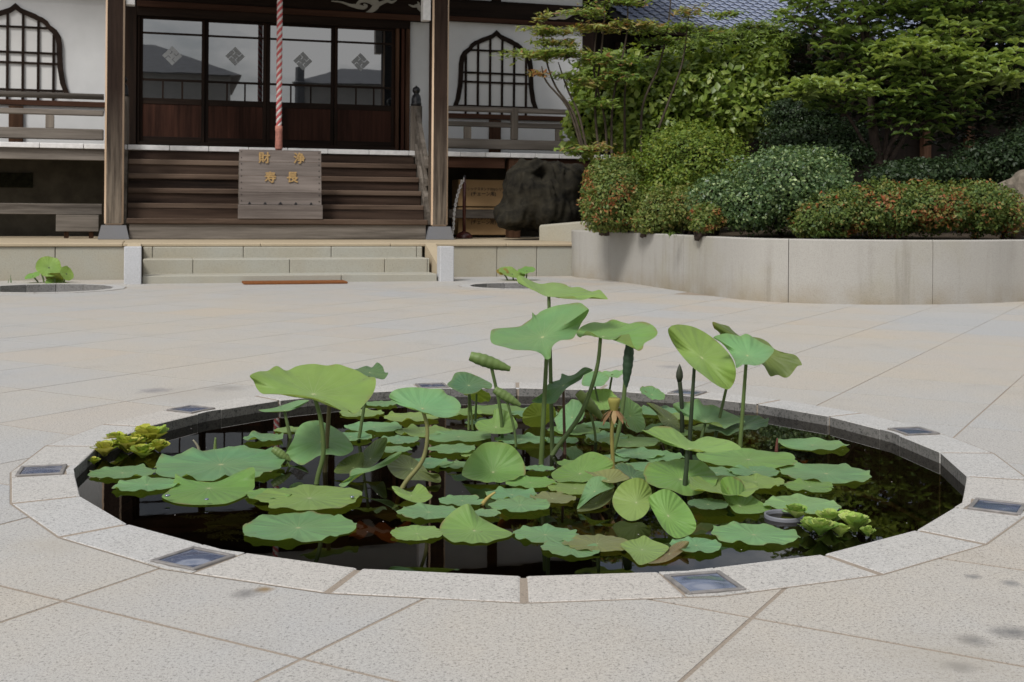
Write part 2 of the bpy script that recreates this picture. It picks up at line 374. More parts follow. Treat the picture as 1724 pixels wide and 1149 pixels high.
M['dark_y'] = wood('dark_wood_inward', 'y', (0.0080, 0.0055, 0.0040), (0.0300, 0.0180, 0.0120))
M['door_z'] = wood('door_panel_wood', 'z', (0.0122, 0.0056, 0.0036), (0.0586, 0.0241, 0.0152))
M['red_x'] = wood('reddish_wood_along', 'x', (0.0300, 0.0132, 0.0084), (0.0840, 0.0408, 0.0252))
M['red_z'] = wood('reddish_wood_upright', 'z', (0.0350, 0.0168, 0.0098), (0.1120, 0.0595, 0.0350))
M['grey_x'] = wood('weathered_wood_along', 'x', (0.0720, 0.0619, 0.0518), (0.2160, 0.1908, 0.1656), 0.85)
M['grey_z'] = wood('weathered_wood_upright', 'z', (0.0750, 0.0645, 0.0540), (0.2175, 0.1875, 0.1575), 0.85)
M['grey_y'] = wood('weathered_wood_sloping', 'y', (0.0648, 0.0547, 0.0432), (0.1944, 0.1692, 0.1440), 0.85)
M['stair'] = wood('worn_stair_wood', 'x', (0.0085, 0.0054, 0.0040), (0.0510, 0.0306, 0.0215), 0.7, wear=(0.0892, 0.0594, 0.0429))
M['nose'] = wood('worn_stair_edge', 'x', (0.0393, 0.0264, 0.0190), (0.1346, 0.0915, 0.0665), 0.75, wear=(0.1683, 0.1220, 0.0903))
M['box_x'] = wood('offering_box_wood', 'x', (0.0923, 0.0762, 0.0680), (0.2120, 0.1822, 0.1652), 0.85)
M['bare'] = wood('bare_edge_wood', 'z', (0.42, 0.30, 0.20), (0.66, 0.50, 0.37), 0.8)
def pillar_mat():
    m = wood('porch_pillar_wood', 'z', (0.011, 0.0065, 0.005), (0.042, 0.026, 0.019), 0.75)
    n, l = m.node_tree.nodes, m.node_tree.links; b = n['Principled BSDF']
    src = b.inputs['Base Color'].links[0].from_socket
    sep = n.new('ShaderNodeSeparateXYZ'); co = objco(n, l); l.new(co, sep.inputs[0])
    mr = N(n, 'ShaderNodeMapRange'); l.new(sep.outputs['Z'], mr.inputs['Value'])
    mr.inputs['From Min'].default_value = 0.75 * S; mr.inputs['From Max'].default_value = 2.9 * S; mr.inputs['To Min'].default_value = 1.0; mr.inputs['To Max'].default_value = 0.0
    g = ramp(n, l, noise(n, l, objco(n, l, (16, 16, 0.9)), 1.7, 6, 0.65), [(0.34, (0.05, 0.041, 0.033)), (0.64, (0.22, 0.182, 0.142))])
    l.new(mix(n, l, mr.outputs[0], src, g), b.inputs['Base Color']); return m
M['pillar'] = pillar_mat()
M['black_metal'] = plain('black_cast_metal', (0.012, 0.012, 0.014), 0.35, 0.3, 20, 0.5)
M['gold'] = plain('faded_gold_paint', (0.35, 0.225, 0.09), 0.6, 0.2, 40, 0.4)
M['nail'] = plain('rusty_nail', (0.03, 0.022, 0.02), 0.6)
M['red'] = plain('red_rope_cord', (0.50, 0.11, 0.11), 0.9, 0.2, 40, 0.1)
M['white_cord'] = plain('white_rope_cord', (0.62, 0.58, 0.56), 0.9, 0.15, 40, 0.1)
M['pinkwrap'] = plain('faded_pink_cloth', (0.46, 0.20, 0.155), 0.9, 0.25, 30, 0.1)
M['carve'] = plain('pale_carved_paint', (0.36, 0.345, 0.30), 0.7, 0.1, 10, 0.3)
M['card'] = plain('cardboard', (0.40, 0.26, 0.13), 0.85, 0.06, 5, 0.2)
M['ink'] = plain('printing_ink', (0.045, 0.035, 0.03), 0.8)
M['stanchion'] = plain('dark_red_lacquer', (0.075, 0.022, 0.018), 0.25, 0.2, 10, 0.5)
M['white_chain'] = plain('white_plastic', (0.75, 0.74, 0.73), 0.5, 0.04, 10, 0.4)
M['mat'] = plain('brown_coir', (0.19, 0.075, 0.028), 0.95, 0.35, 60, 0.1, bmp=0.6)
M['dirt'] = plain('planter_soil', (0.055, 0.042, 0.03), 0.95, 0.4, 9, 0.1, bmp=0.5)
M['mud'] = plain('pond_mud', (0.035, 0.022, 0.012), 0.9, 0.6, 7, 0.2)
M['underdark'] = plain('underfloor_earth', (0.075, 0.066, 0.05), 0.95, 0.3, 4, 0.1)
M['rock'] = plain('garden_rock', (0.17, 0.145, 0.115), 0.9, 0.4, 6, 0.2, bmp=0.8)
M['stump'] = plain('old_mossy_wood', (0.020, 0.0175, 0.012), 0.9, 0.8, 7, 0.2, bmp=0.9)
M['bark'] = plain('tree_bark', (0.055, 0.04, 0.032), 0.9, 0.5, 14, 0.2, bmp=0.8)
M['heart'] = plain('dark_shade_filler', (0.014, 0.014, 0.008), 0.95, 0.6, 16, 0.1, bmp=0.8)  # near-black filler: shrub interior shade put into the colour; reused on the vent
M['bark2'] = plain('thin_stem_bark', (0.06, 0.047, 0.034), 0.9, 0.4, 18, 0.2)
M['tile'] = plain('glazed_roof_tile', (0.24, 0.275, 0.37), 0.42, 0.25, 5, 0.5)
M['tile_dark'] = plain('dark_roof_tile', (0.085, 0.09, 0.10), 0.5, 0.3, 5, 0.5)
M['house_wall'] = plain('neighbour_wall', (0.30, 0.30, 0.29), 0.9, 0.1, 2, 0.2)
M['pipe'] = plain('grey_plastic', (0.16, 0.165, 0.185), 0.45, 0.08, 9, 0.4)
M['frame'] = plain('weathered_metal_frame', (0.24, 0.225, 0.215), 0.45, 0.3, 30, 0.5, metal=0.3)
M['stalk'] = objcolor_mat('lotus_stalk_skin', 0.5)
M['lotus'] = lotus_mat()
M['floatleaf'] = objcolor_mat('water_lettuce_skin', 0.5, 0.3)
M['petal'] = objcolor_mat('withered_petal', 0.8, 0.2)
M['sunken'] = objcolor_mat('sunken_leaf', 0.7, 0.0, 0.5, 9)
M['water'] = water_mat()
def glass_mat(name, ior, col=(0.012, 0.014, 0.016), rough=0.012):
    m, n, l, b = new_mat(name)
    b.inputs['Base Color'].default_value = (*col, 1); b.inputs['Roughness'].default_value = rough; b.inputs['IOR'].default_value = ior
    bump(n, l, noise(n, l, objco(n, l), 2.5, 2), 0.035, 0.004, b); return m
M['glass'] = glass_mat('old_door_glass', 3.1)
M['lens'] = glass_mat('lamp_glass', 2.2, (0.09, 0.11, 0.17), 0.09)
M['frost'] = plain('frosted_crest', (0.27, 0.28, 0.285), 0.6, 0.05, 8)
M['wing'] = wood('wing_wall_wood', 'z', (0.007, 0.0055, 0.0045), (0.018, 0.013, 0.010))

# ------------------------------------------------------------------ polygons: pieces of a slab outside a convex pit
def clip(poly, p, nrm, keep_out):           # keep the side where (q-p).nrm > 0 (keep_out) or < 0
    out = []; k = len(poly)
    for i in range(k):
        a, b = poly[i], poly[(i + 1) % k]
        da = (a[0] - p[0]) * nrm[0] + (a[1] - p[1]) * nrm[1]; db = (b[0] - p[0]) * nrm[0] + (b[1] - p[1]) * nrm[1]
        if not keep_out: da, db = -da, -db
        if da >= 0: out.append(a)
        if (da > 0 > db) or (da < 0 < db):
            t = da / (da - db); out.append((a[0] + (b[0] - a[0]) * t, a[1] + (b[1] - a[1]) * t))
    return out
def area(p): return 0.5 * abs(sum(p[i][0] * p[(i + 1) % len(p)][1] - p[(i + 1) % len(p)][0] * p[i][1] for i in range(len(p))))
def subtract(polys, conv):
    c = np.mean(conv, 0); res = []
    for poly in polys:
        cen = np.mean(poly, 0); rad = max(math.dist(q, cen) for q in poly); cr = max(math.dist(q, c) for q in conv)
        if math.dist(cen, c) > rad + cr: res.append(poly); continue
        rest = poly
        for i in range(len(conv)):
            a, b = np.array(conv[i]), np.array(conv[(i + 1) % len(conv)]); e = b - a; nr = np.array([e[1], -e[0]])
            if (c - a) @ nr > 0: nr = -nr
            outp = clip(rest, a, nr, True)
            if len(outp) > 2 and area(outp) > 1e-4: res.append(outp)
            rest = clip(rest, a, nr, False)
            if len(rest) < 3 or area(rest) < 1e-6: break
    return res
def ngon(c, r, n, a0=0.0): return [(c[0] + r * math.cos(a0 + 2 * math.pi * i / n), c[1] + r * math.sin(a0 + 2 * math.pi * i / n)) for i in range(n)]

# ------------------------------------------------------------------ pavement
PC = np.array([0.039, 5.073]); RI, RO = 1.765, 1.985
A0 = math.radians(-90)
BAS = [(gp(78, 486)[:2], 0.80), (gp(866, 482)[:2], 0.60)]       # two small basins by the steps
TH = math.radians(29.66)
UB = np.array([math.sin(TH), math.cos(TH)]); UA = np.array([math.cos(TH), -math.sin(TH)])
pav = empty('pavement'); pav['kind'] = 'structure'
hole_main = ngon(PC, RO + 0.007, 24, A0); holes_b = [ngon(c, r + 0.16, 24) for c, r in BAS]
def base_ground():
    mb = MB(); g = [-140, -60, -30, -20, -12, -6, 0, 6, 12, 20, 30, 60, 140]
    for i in range(len(g) - 1):
        for j in range(len(g) - 1):
            ps = [[(g[i], g[j]), (g[i + 1], g[j]), (g[i + 1], g[j + 1]), (g[i], g[j + 1])]]
            ps = subtract(ps, ngon(PC, RI + 0.05, 24, A0))
            for c, r in BAS: ps = subtract(ps, ngon(c, r + 0.04, 24))
            for p in ps: mb.add([(x, y, -0.0009) for x, y in p], [tuple(range(len(p)))])
    o = mb.build('joint_bed', M['mortar'], pav); return o
base_ground()
def slabs():
    rest = MB(); rnd = random.Random(4); DX, DY, J = 0.775, 0.782, 0.0038
    for i in range(-26, 26):
        for j in range(-8, 34):
            a0, a1 = -0.957 + DX * i, -0.957 + DX * (i + 1); b0, b1 = 2.112 + DY * j, 2.112 + DY * (j + 1)
            cen = UA * (a0 + a1) / 2 + UB * (b0 + b1) / 2
            X, Y = cen
            far_ = Y < 1.9 or abs(X) > 0.45 * Y + 0.9
            if Y < -1.5 or abs(X) > 0.45 * abs(Y) + 5.5 or (np.array([X, Y, 0]) - FO) @ FV > 1.5: continue
            if X > 2.4 and Y > 14.6 and X < 6.2: continue
            J = 0.0058 if Y < 4.2 else 0.0042 if Y < 7 else 0.0030
            q = [(a0 + J, b0 + J), (a1 - J, b0 + J), (a1 - J, b1 - J), (a0 + J, b1 - J)]
            poly = [tuple(UA * a + UB * b) for a, b in q]
            ps = subtract([poly], hole_main)
            for h in holes_b: ps = subtract(ps, h)
            # stop at the foot of the steps and the raised platform
            fin = []
            for p in ps:
                r = clip(p, (FO + FV * 1.0)[:2], FV[:2], False)
                if len(r) > 2 and area(r) > 1e-4: fin.append(r)
            if not fin: continue
            mb = rest if far_ else MB(); dz = rnd.uniform(0.0, 0.0008)
            for p in fin:
                k = len(p); mb.add([(x, y, dz) for x, y in p] + [(x, y, -0.03) for x, y in p],
                                   [tuple(range(k))] + [(m_, m_ + k, (m_ + 1) % k + k, (m_ + 1) % k) for m_ in range(k)])
            if not far_: mb.build('paving_slab', M['slab'], pav)
    rest.build('paving_slabs', M['slab'], pav, kind='stuff')
slabs()

# ------------------------------------------------------------------ pond: kerb, lamps, water
ZW = -0.044
kerb = thing('pond_kerb', 'ring of pale granite kerb stones round the big lotus pond', 'kerb', (PC[0], PC[1], 0))
LAMPS = [-165, -120, -75, -30, 15, 60, 105, 150]
for k in range(24):
    a, b = -90 + 15 * k, -75 + 15 * k
    norm = lambda x: (x + 180) % 360 - 180
    ga = 2.72 if norm(a) in LAMPS else 0.27; gb = 2.72 if norm(b) in LAMPS else 0.27
    am, bm_ = math.radians(a), math.radians(b)
    def P(r, ang, base=(am, bm_)):     # on the straight chord between the two corners
        t = (ang - base[0]) / (base[1] - base[0]); p0 = np.array([math.cos(base[0]), math.sin(base[0])]) * r; p1 = np.array([math.cos(base[1]), math.sin(base[1])]) * r
        return p0 + (p1 - p0) * t
    a2, b2 = am + math.radians(ga), bm_ - math.radians(gb)
    pts = [P(RI, a2), P(RI, b2), P(RO, b2), P(RO, a2)]
    e = 0.003; pin = [P(RI + e, a2 + 0.004), P(RI + e, b2 - 0.004), P(RO - e, b2 - 0.004), P(RO - e, a2 + 0.004)]
    mb = MB(); zt = 0.003
    v = [(*p, zt) for p in pin] + [(*p, zt - e) for p in pts] + [(*p, -0.30) for p in pts]
    mb.add(v, [(0, 1, 2, 3), (0, 4, 5, 1), (1, 5, 6, 2), (2, 6, 7, 3), (3, 7, 4, 0), (5, 9, 10, 6), (6, 10, 11, 7), (7, 11, 8, 4)], 0)
    mb.add([v[4], v[5], v[9], v[8]], [(0, 1, 2, 3)], 1)
    mb.build('kerb_stone', [M['kerb'], M['kerb_in']], kerb)
for a in LAMPS:                                     # narrow stone between lamp and water, and behind the lamp
    am = math.radians(a); g = math.radians(2.62); c0 = math.cos(math.radians(7.5)) / math.cos(math.radians(7.5) - g)
    for r0, r1, two in ((RI, RI + .027, 1), (RI + .030 + 2 * .084 + .004, RO, 0)):
        pts = [(r * k_ * math.cos(am + q), r * k_ * math.sin(am + q)) for r in (r0, r1) for q, k_ in ((-g, c0), (0, 1), (g, c0))]
        m = MB(); m.add([(*p, .003) for p in pts] + [(*p, -.30) for p in pts], [(0, 1, 4, 3), (1, 2, 5, 4), (3, 4, 10, 9), (4, 5, 11, 10), (0, 3, 9, 6), (2, 8, 11, 5)], 0)
        m.add([(*pts[i], z) for z in (.003, -.30) for i in (0, 1, 2)], [(0, 3, 4, 1), (1, 4, 5, 2)], 1 if two else 0); m.build('kerb_stone', [M['kerb'], M['kerb_in']], kerb)
mb = MB()                                           # mortar behind the stones' joints
for k in range(24):
    a, b = A0 + k * math.pi / 12, A0 + (k + 1) * math.pi / 12
    for r0, r1 in ((RI + 0.012, RO + 0.006),):
        q = [(r0 * math.cos(a), r0 * math.sin(a)), (r0 * math.cos(b), r0 * math.sin(b)), (r1 * math.cos(b), r1 * math.sin(b)), (r1 * math.cos(a), r1 * math.sin(a))]
        mb.add([(*p, 0.0008) for p in q], [(0, 1, 2, 3)])
        mb.add([(*q[0], -0.005), (*q[1], -0.005), (*q[1], -0.4), (*q[0], -0.4)], [(0, 1, 2, 3)])
mb.build('joint_mortar', M['mortar'], kerb)
LL = {-165: 'square glass lamp in the kerb at the far left end of the pond', -120: 'bluish square glass lamp set into the near left kerb',
      -75: 'square glass lamp in the near kerb showing a pale blue dome', -30: 'square ground lamp in the kerb right of the water lettuce',
      15: 'square ground lamp in the kerb at the back right bend', 60: 'square ground lamp in the back kerb behind the tilted leaf',
      105: 'small ground lamp in the back kerb behind the small raised leaf', 150: 'bluish ground lamp in the back left kerb beside the ring stain'}
mbf, mbl = MB(), MB()
w = 0.084
for (x0, x1, y0, y1) in ((-w, w, -w, -w + .014), (-w, w, w - .014, w), (-w, -w + .014, -w + .014, w - .014), (w - .014, w, -w + .014, w - .014)):
    mbf.box(x0, x1, y0, y1, -0.06, 0.0085, 0.002)
gn = 8; g0 = w - 0.0155
for i in range(gn + 1):
    for j in range(gn + 1):
        x = -g0 + 2 * g0 * i / gn; y = -g0 + 2 * g0 * j / gn; r = math.hypot(x, y) / g0
        mbl.v.append((x, y, 0.0045 + 0.0050 * max(0, 1 - (r / 0.92) ** 2)))
mbl.f = [(i * (gn + 1) + j, (i + 1) * (gn + 1) + j, (i + 1) * (gn + 1) + j + 1, i * (gn + 1) + j + 1) for i in range(gn) for j in range(gn)]; mbl.m = [0] * len(mbl.f)
fr0 = ln0 = None
for a in LAMPS:
    r = RI + 0.030 + w; an = math.radians(a)
    t = thing('ground_lamp', LL[a], 'lamp', (PC[0] + r * math.cos(an), PC[1] + r * math.sin(an), 0), an, 'square lamps in the pond kerb')
    if fr0 is None: fr0 = mbf.build('frame', M['frame'], t); ln0 = mbl.build('lens', M['lens'], t, smooth=True)
    else: clone(fr0, t); clone(ln0, t)
mb = MB(); mb.add([(x, y, ZW) for x, y in ngon(PC, RI + 0.01, 48, A0)], [tuple(range(48))])
mb.build('water', M['water'], kind='structure')
mb = MB(); mb.add([(x, y, -0.34) for x, y in ngon(PC, RI + 0.05, 24, A0)], [tuple(range(24))]); mb.build('pond_bed', M['mud'], kind='structure')

def basin(c, r, label):
    t = thing('stone_basin', label, 'basin', (c[0], c[1], 0)); n = 14
    for k in range(n):
        a, b = 2 * math.pi * k / n + 0.006, 2 * math.pi * (k + 1) / n - 0.006
        q = [(r * math.cos(a), r * math.sin(a)), (r * math.cos(b), r * math.sin(b)), ((r + .15) * math.cos(b), (r + .15) * math.sin(b)), ((r + .15) * math.cos(a), (r + .15) * math.sin(a))]
        m = MB(); m.add([(*p, 0.005) for p in q] + [(*p, -0.2) for p in q], [(0, 1, 2, 3), (1, 5, 6, 2), (2, 6, 7, 3), (3, 7, 4, 0)], 0)
        m.add([(*q[0], 0.005), (*q[1], 0.005), (*q[1], -0.2), (*q[0], -0.2)], [(0, 1, 2, 3)], 1); m.build('kerb_stone', [M['kerb'], M['kerb_in']], t)
    m = MB(); m.add([(x, y, -0.25) for x, y in ngon((0, 0), r + 0.05, 24)], [tuple(range(24))]); m.build('bed', M['mud'], t)
    m = MB(); m.add([(c[0] + x, c[1] + y, -0.10) for x, y in ngon((0, 0), r + 0.005, 28)], [tuple(range(28))]); m.build('water', M['water'], kind='structure')
basin(*BAS[0], 'small round basin holding one lotus plant left of the steps')
basin(*BAS[1], 'small round basin right of the steps, half behind tall leaves')
# ------------------------------------------------------------------ stone platform and steps (temple frame: u right, v back)
PZ = 0.515
def tf(name, label, cat, group=None): return thing(name, label, cat, FO, FROT, group)
pl = tf('stone_platform', 'long tan stone platform carrying the temple front', 'platform')
def wallrun(us, v0, v1, z0, z1, mat, parent, name, b=0.008, j=0.004):
    for a, c in zip(us[:-1], us[1:]): MB().box(a + j, c - j, v0, v1, z0, z1, b).build(name, mat, parent)
wallrun([-9.0, -7.2, -5.2, fu(94, 1.05), -2.17], 1.05, 1.4, -0.05, PZ - 0.055, M['tan'], pl, 'facing_stone')
wallrun([2.28, fu(838, 1.05), fu(905, 1.05), fu(968, 1.05) + 0.25], 1.05, 1.4, -0.05, PZ - 0.055, M['tan'], pl, 'facing_stone')
wallrun([-9.0, -6.5, -4.4, -2.2, -0.3, 1.6, 3.4, 5.2], 1.02, 2.3, PZ - 0.053, PZ, M['coping'], pl, 'coping_slab', 0.012, 0.002)
MB().box(-9.0, 9.0, 2.304, 10.0, PZ - 0.05, PZ - 0.004).build('platform_floor', M['coping'], pl)
MB().box(-9.0, 5.4, 1.41, 9.9, -0.05, PZ - 0.06).build('platform_core', M['tan'], pl)
st = tf('stone_steps', 'three tan stone steps rising to the temple platform', 'steps')
UL, UR = -1.93, 2.08
for (v0, z0, z1, px, py) in ((0.0, -0.04, 0.105, [575], 470), (0.5, 0.0, 0.305, [325, 488, 648, 720], 450), (1.0, 0.2, 0.46, [257, 410, 558, 702], 424)):
    us = [UL] + [fu(x, v0, py) for x in px] + [UR]
    wallrun(us, v0, v0 + 0.52 if v0 < 1 else 1.39, z0, z1, M['tan'], st, 'step_block', 0.010, 0.003)
    if v0 < 1: MB().box(UL + .02, UR - .02, v0 + 0.05, v0 + 0.5, -0.03, z1 - 0.02).build('step_core', M['tan'], st)
for (a, b, lab, ia, ib) in ((-2.16, -1.94, 'grey granite post at the left end of the stone steps', -2.14, -1.96), (2.10, 2.30, 'grey granite post at the right end of the stone steps', 2.12, 2.28)):
    t = tf('step_post', lab, 'post', 'granite posts flanking the steps')
    MB().box(a, b, -0.09, 0.12, -0.03, PZ - 0.02, 0.008).build('shaft', M['post_stone'], t)
    MB().add([(x, v, z) for x in (ia, ib) for v, z in ((0.125, -0.03), (1.015, -0.03), (1.015, PZ - 0.004), (0.125, 0.20))],
             [(0, 1, 2, 3), (7, 6, 5, 4), (0, 4, 5, 1), (1, 5, 6, 2), (2, 6, 7, 3), (3, 7, 4, 0)]).build('sloping_kerb', M['coping'], t)
# ------------------------------------------------------------------ temple
tp = tf('temple_hall', 'dark timber temple hall with white plaster walls and raised veranda', 'temple')
VP, VE, VR, VW = 3.2, 4.3, 4.42, 5.6
def B(name, mat, u0, u1, v0, v1, z0, z1, b=0.006, parent=tp): return MB().box(u0, u1, v0, v1, z0, z1, b).build(name, mat, parent)
# porch pillars, each on its stone
for u0, u1 in ((-2.535, -2.245), (2.705, 2.995)):
    p = MB().box(u0, u1, VP, VP + 0.29, 0.735, 6.3, 0.028, 0, 1).build('porch_pillar', [M['pillar'], M['bare']], tp)
    uc = (u0 + u1) / 2; m = MB(); r0, r1 = 0.235, 0.185
    q = [(uc + s * r0, VP + .145 + t * r0, PZ + 0.001) for s, t in ((-1, -1), (1, -1), (1, 1), (-1, 1))] + [(uc + s * r1, VP + .145 + t * r1, 0.733) for s, t in ((-1, -1), (1, -1), (1, 1), (-1, 1))]
    m.add(q, [(0, 1, 2, 3), (4, 5, 6, 7), (0, 1, 5, 4), (1, 2, 6, 5), (2, 3, 7, 6), (3, 0, 4, 7)]).build('pillar_stone', M['base_stone'], tp)
B('ground_beam', M['grey_x'], -2.16, 2.62, VP + 0.02, VP + 0.25, PZ + 0.002, 0.755)
# wooden stairs
sr = empty('wooden_stairs', parent=tp); SL, SRR = -2.20, 2.645
zs = [0.845, 1.09, 1.335, 1.575, 1.815]; vs = [VP - 0.02, 3.50, 3.70, 3.90, 4.10]
for i, (z, v) in enumerate(zip(zs, vs)):
    nv = vs[i + 1] if i < 4 else VE
    B('tread', M['nose'], SL, SRR, v, nv + 0.06, z - 0.088, z, 0.012, sr)
    zt = zs[i + 1] - 0.09 if i < 4 else 1.96
    B('riser', M['stair'], SL + .01, SRR - .01, nv + 0.035 if i else nv - .02, nv + 0.057 if i else nv + .01, z + 0.001, zt, 0, sr)
for u in (SL - 0.07, SRR + 0.003):
    MB().prism([(0, 0)], 0, 0) if 0 else None
    m = MB(); pr = [(VP + .1, 0.76), (4.29, 0.76), (4.29, 1.95), (4.1, 1.95), (VP + .1, 0.98)]
    v = [(u, a, b) for a, b in pr] + [(u + 0.066, a, b) for a, b in pr]
    m.add(v, [(0, 1, 2, 3, 4), (9, 8, 7, 6, 5)] + [(i, i + 5, (i + 1) % 5 + 5, (i + 1) % 5) for i in range(5)]).build('stringer', M['grey_y'], sr)
# stair handrail on the right (and its twin at the left)
def newel(u, base, top):
    t = empty('stair_railing', parent=tp)
    m = MB().lathe([(0.104, base), (0.108, base + .01), (0.108, top)], (u, VE + 0.10, 0), 20); m.build('newel_post', M['grey_z'], t, smooth=False)
    m = MB().lathe([(0.094, 0), (0.094, .06), (0.085, .07), (0.088, .12), (0.07, .19), (0.045, .215), (0.045, .235), (0.058, .245), (0.072, .285), (0.06, .325), (0.02, .352), (0.003, .37)], (u, VE + 0.10, top), 20)
    m.build('finial', M['black_metal'], t, smooth=True)
    for dz, th, wd in ((-0.10, .075, .07), (-0.42, .06, .06), (-0.74, .09, .08)):
        v0, z0 = VE + 0.02, top + dz; v1 = VP + 0.31; z1 = z0 - (v0 - v1) * 1.18
        m = MB(); m.add([(u + s * wd / 2, v, z + q) for v, z in ((v0, z0), (v1, z1)) for s in (-1, 1) for q in (-th, th)],
                        [(0, 1, 3, 2), (4, 6, 7, 5), (0, 4, 5, 1), (2, 3, 7, 6), (0, 2, 6, 4), (1, 5, 7, 3)]); m.build('sloping_rail', M['grey_y'], t)
    for k in (0.28, 0.62):
        v = VE - (VE - VP) * k; m = MB(); z = top - .15 - (VE - v) * 1.18
        m.box(u - .028, u + .028, v - .035, v + .035, z - .62, z + .0).build('baluster', M['grey_z'], t)
newel(2.685, 1.95, 2.86); newel(-2.30, 1.95, 2.86)
# veranda
u = -9.0; rnd = random.Random(2); gapL, gapR = -2.2, 2.64
while u < 9.0:
    wd = rnd.uniform(0.62, 0.72) if u < 2.2 else 0.47
    B('veranda_board', M['white_paint'], u + 0.004, u + wd - 0.004, VE, VE + 0.05, 1.975, 2.06, 0.008)
    u += wd
B('veranda_floor', M['grey_y'], -9.0, 9.0, VE + 0.052, VW + 0.2, 1.98, 2.045, 0)
B('veranda_beam', M['grey_x'], -9.0, -2.32, VE + .06, VE + .24, 1.79, 1.972)
B('veranda_beam', M['red_x'], 2.78, 4.33, VE + .06, VE + .24, 1.78, 1.972)
B('veranda_beam', M['red_x'], 4.56, 9.0, VE + .06, VE + .24, 1.78, 1.972)
for uu in (fu(866, 4.4), 7.0): B('veranda_post', M['red_z'], uu - .115, uu + .105, VE + .04, VE + .26, PZ + .002, 1.971)
for uu in (-5.6, -8.0): B('veranda_post', M['dark_z'], uu - .11, uu + .11, VE + .3, VE + .5, PZ + .002, 1.971)
B('foot_beam', M['grey_x'], -9.0, fu(172, 3.9), 3.92, 4.1, fac(80, 361, 4)[1], fac(80, 343, 4)[1])
B('low_screen', M['grey_x'], fu(95, 3.7), fu(167, 3.7), 3.66, 3.72, fac(130, 390, 3.7)[1], fac(130, 362, 3.7)[1])
B('low_screen_foot', M['red_z'], fu(108, 3.7), fu(116, 3.7), 3.73, 3.79, PZ + .002, 0.62); B('low_screen_foot', M['red_z'], fu(150, 3.7), fu(158, 3.7), 3.73, 3.79, PZ + .002, 0.62)
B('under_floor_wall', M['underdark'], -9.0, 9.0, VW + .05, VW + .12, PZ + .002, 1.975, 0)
B('vent_opening', M['heart'], fu(0, 5.6) - .6, fu(55, 5.6), VW + .02, VW + .048, fac(20, 316, 5.6)[1], fac(20, 291, 5.6)[1], 0)
# veranda railing
def railing(u0, u1, posts, tall, name='veranda_railing'):
    t = empty(name, parent=tp)
    B('bottom_rail', M['grey_x'], u0, u1, VR, VR + .13, 2.13, 2.31, .012, t)
    B('middle_rail', M['grey_x'], u0, u1, VR + .02, VR + .10, 2.53, 2.625, .014, t)
    m = MB().tube([(u0, VR + .06, 2.85), (u1, VR + .06, 2.85)], 0.05, 12); m.build('top_rail', M['grey_x'], t, smooth=True)
    for p in posts: B('short_post', M['grey_z'], p - .066, p + .066, VR + .025, VR + .095, 2.312, 2.528, .006, t)
    for p in tall: B('tall_post', M['grey_z'], p - .062, p + .062, VR + .005, VR + .115, 2.312, 2.90, .01, t)
railing(-9.0, -2.60, [fu(83, 4.45), fu(83, 4.45) - 1.5, fu(83, 4.45) - 3.0], [-5.2, -7.6])
railing(2.95, 8.2, [fu(787, 4.45), fu(941, 4.45), 6.6, 7.6], [fu(866, 4.45)])
# front wall of the hall
UC = 6.25
def wallrect(u0, u1, z0, z1): B('plaster_panel', M['plaster'], u0, u1, VW, VW + .12, z0, z1, 0)
wallrect(-9.0, -2.31, 2.05, 4.72); wallrect(2.80, 3.18, 2.05, 4.55); wallrect(3.30, UC, 2.05, 4.62)
for u0 in (-6.2, -9.3): B('wall_pillar', M['dark_z'], u0, u0 + .26, VW - .09, VW + .1, 2.046, 6.2)
B('wall_pillar', M['dark_z'], 3.19, 3.36, VW - .07, VW + .1, 2.046, 6.2)
B('corner_pillar', M['dark_z'], UC, UC + .26, VW - .08, VW + .18, 0.52, 6.2)
B('wall_pillar', M['dark_z'], -2.33, -2.10, VW - .09, VW + .1, 2.046, 6.2)
B('side_wall', M['plaster'], UC + .02, UC + .10, VW + .19, 9.0, 2.05, 6.2, 0)
for u0, u1 in ((-9.0, -2.335), (3.365, UC - .005)):
    B('sill_beam', M['red_x'], u0, u1, VW - .07, VW - .004, fac(860, 202, 5.55)[1], fac(860, 194, 5.55)[1])
for px in (26, 833): uu = fu(px, 5.55); B('dwarf_post', M['red_z'], uu - .115, uu + .115, VW - .06, VW - .003, 2.06, fac(860, 203, 5.55)[1])
B('lintel_moulding', M['red_x'], 3.37, UC - .003, VW - .12, VW - .003, 4.60, 4.685); B('lintel_moulding', M['red_x'], -9.0, -2.34, VW - .12, VW - .003, 4.70, 4.78)
B('head_beam', M['dark_x'], 3.37, UC - .003, VW - .085, VW + .1, 4.69, 5.02); B('head_beam', M['dark_x'], -9.0, -2.34, VW - .085, VW + .1, 4.785, 5.1)
wallrect(3.37, fu(828, 5.6, 5), 5.02, 5.75); wallrect(fu(843, 5.6, 5), UC - .003, 5.02, 5.75); wallrect(-9.0, -2.34, 5.1, 5.75)
uu = fu(835, 5.6, 5); B('strut', M['dark_z'], uu - .09, uu + .09, VW - .05, VW + .1, 5.021, 5.75)
B('upper_beam', M['dark_x'], -9.0, UC + .2, VW - .15, VW + .12, 5.752, 6.15, .01)
wallrect(-2.09, 3.18, 5.15, 5.75)
B('door_head_beam', M['dark_x'], -2.098, 3.185, VW - .10, VW + .12, 4.62, 5.149, .012)
B('door_head_moulding', M['red_x'], -2.098, 3.183, VW - .16, VW - .104, 4.55, 4.66, .008)
B('door_lintel', M['dark_x'], -2.098, 2.79, VW - .09, VW + .12, 4.40, 4.615, .008)
for px, pn, mt in ((667, 672, 'red_z'), (676, 681, 'door_z'), (683, 690, 'red_z')): B('door_jamb', M[mt], fu(px, 5.55, 100), fu(pn, 5.55, 100), VW - .06 - .01 * (px % 3), VW + .1, 2.046, 4.549)
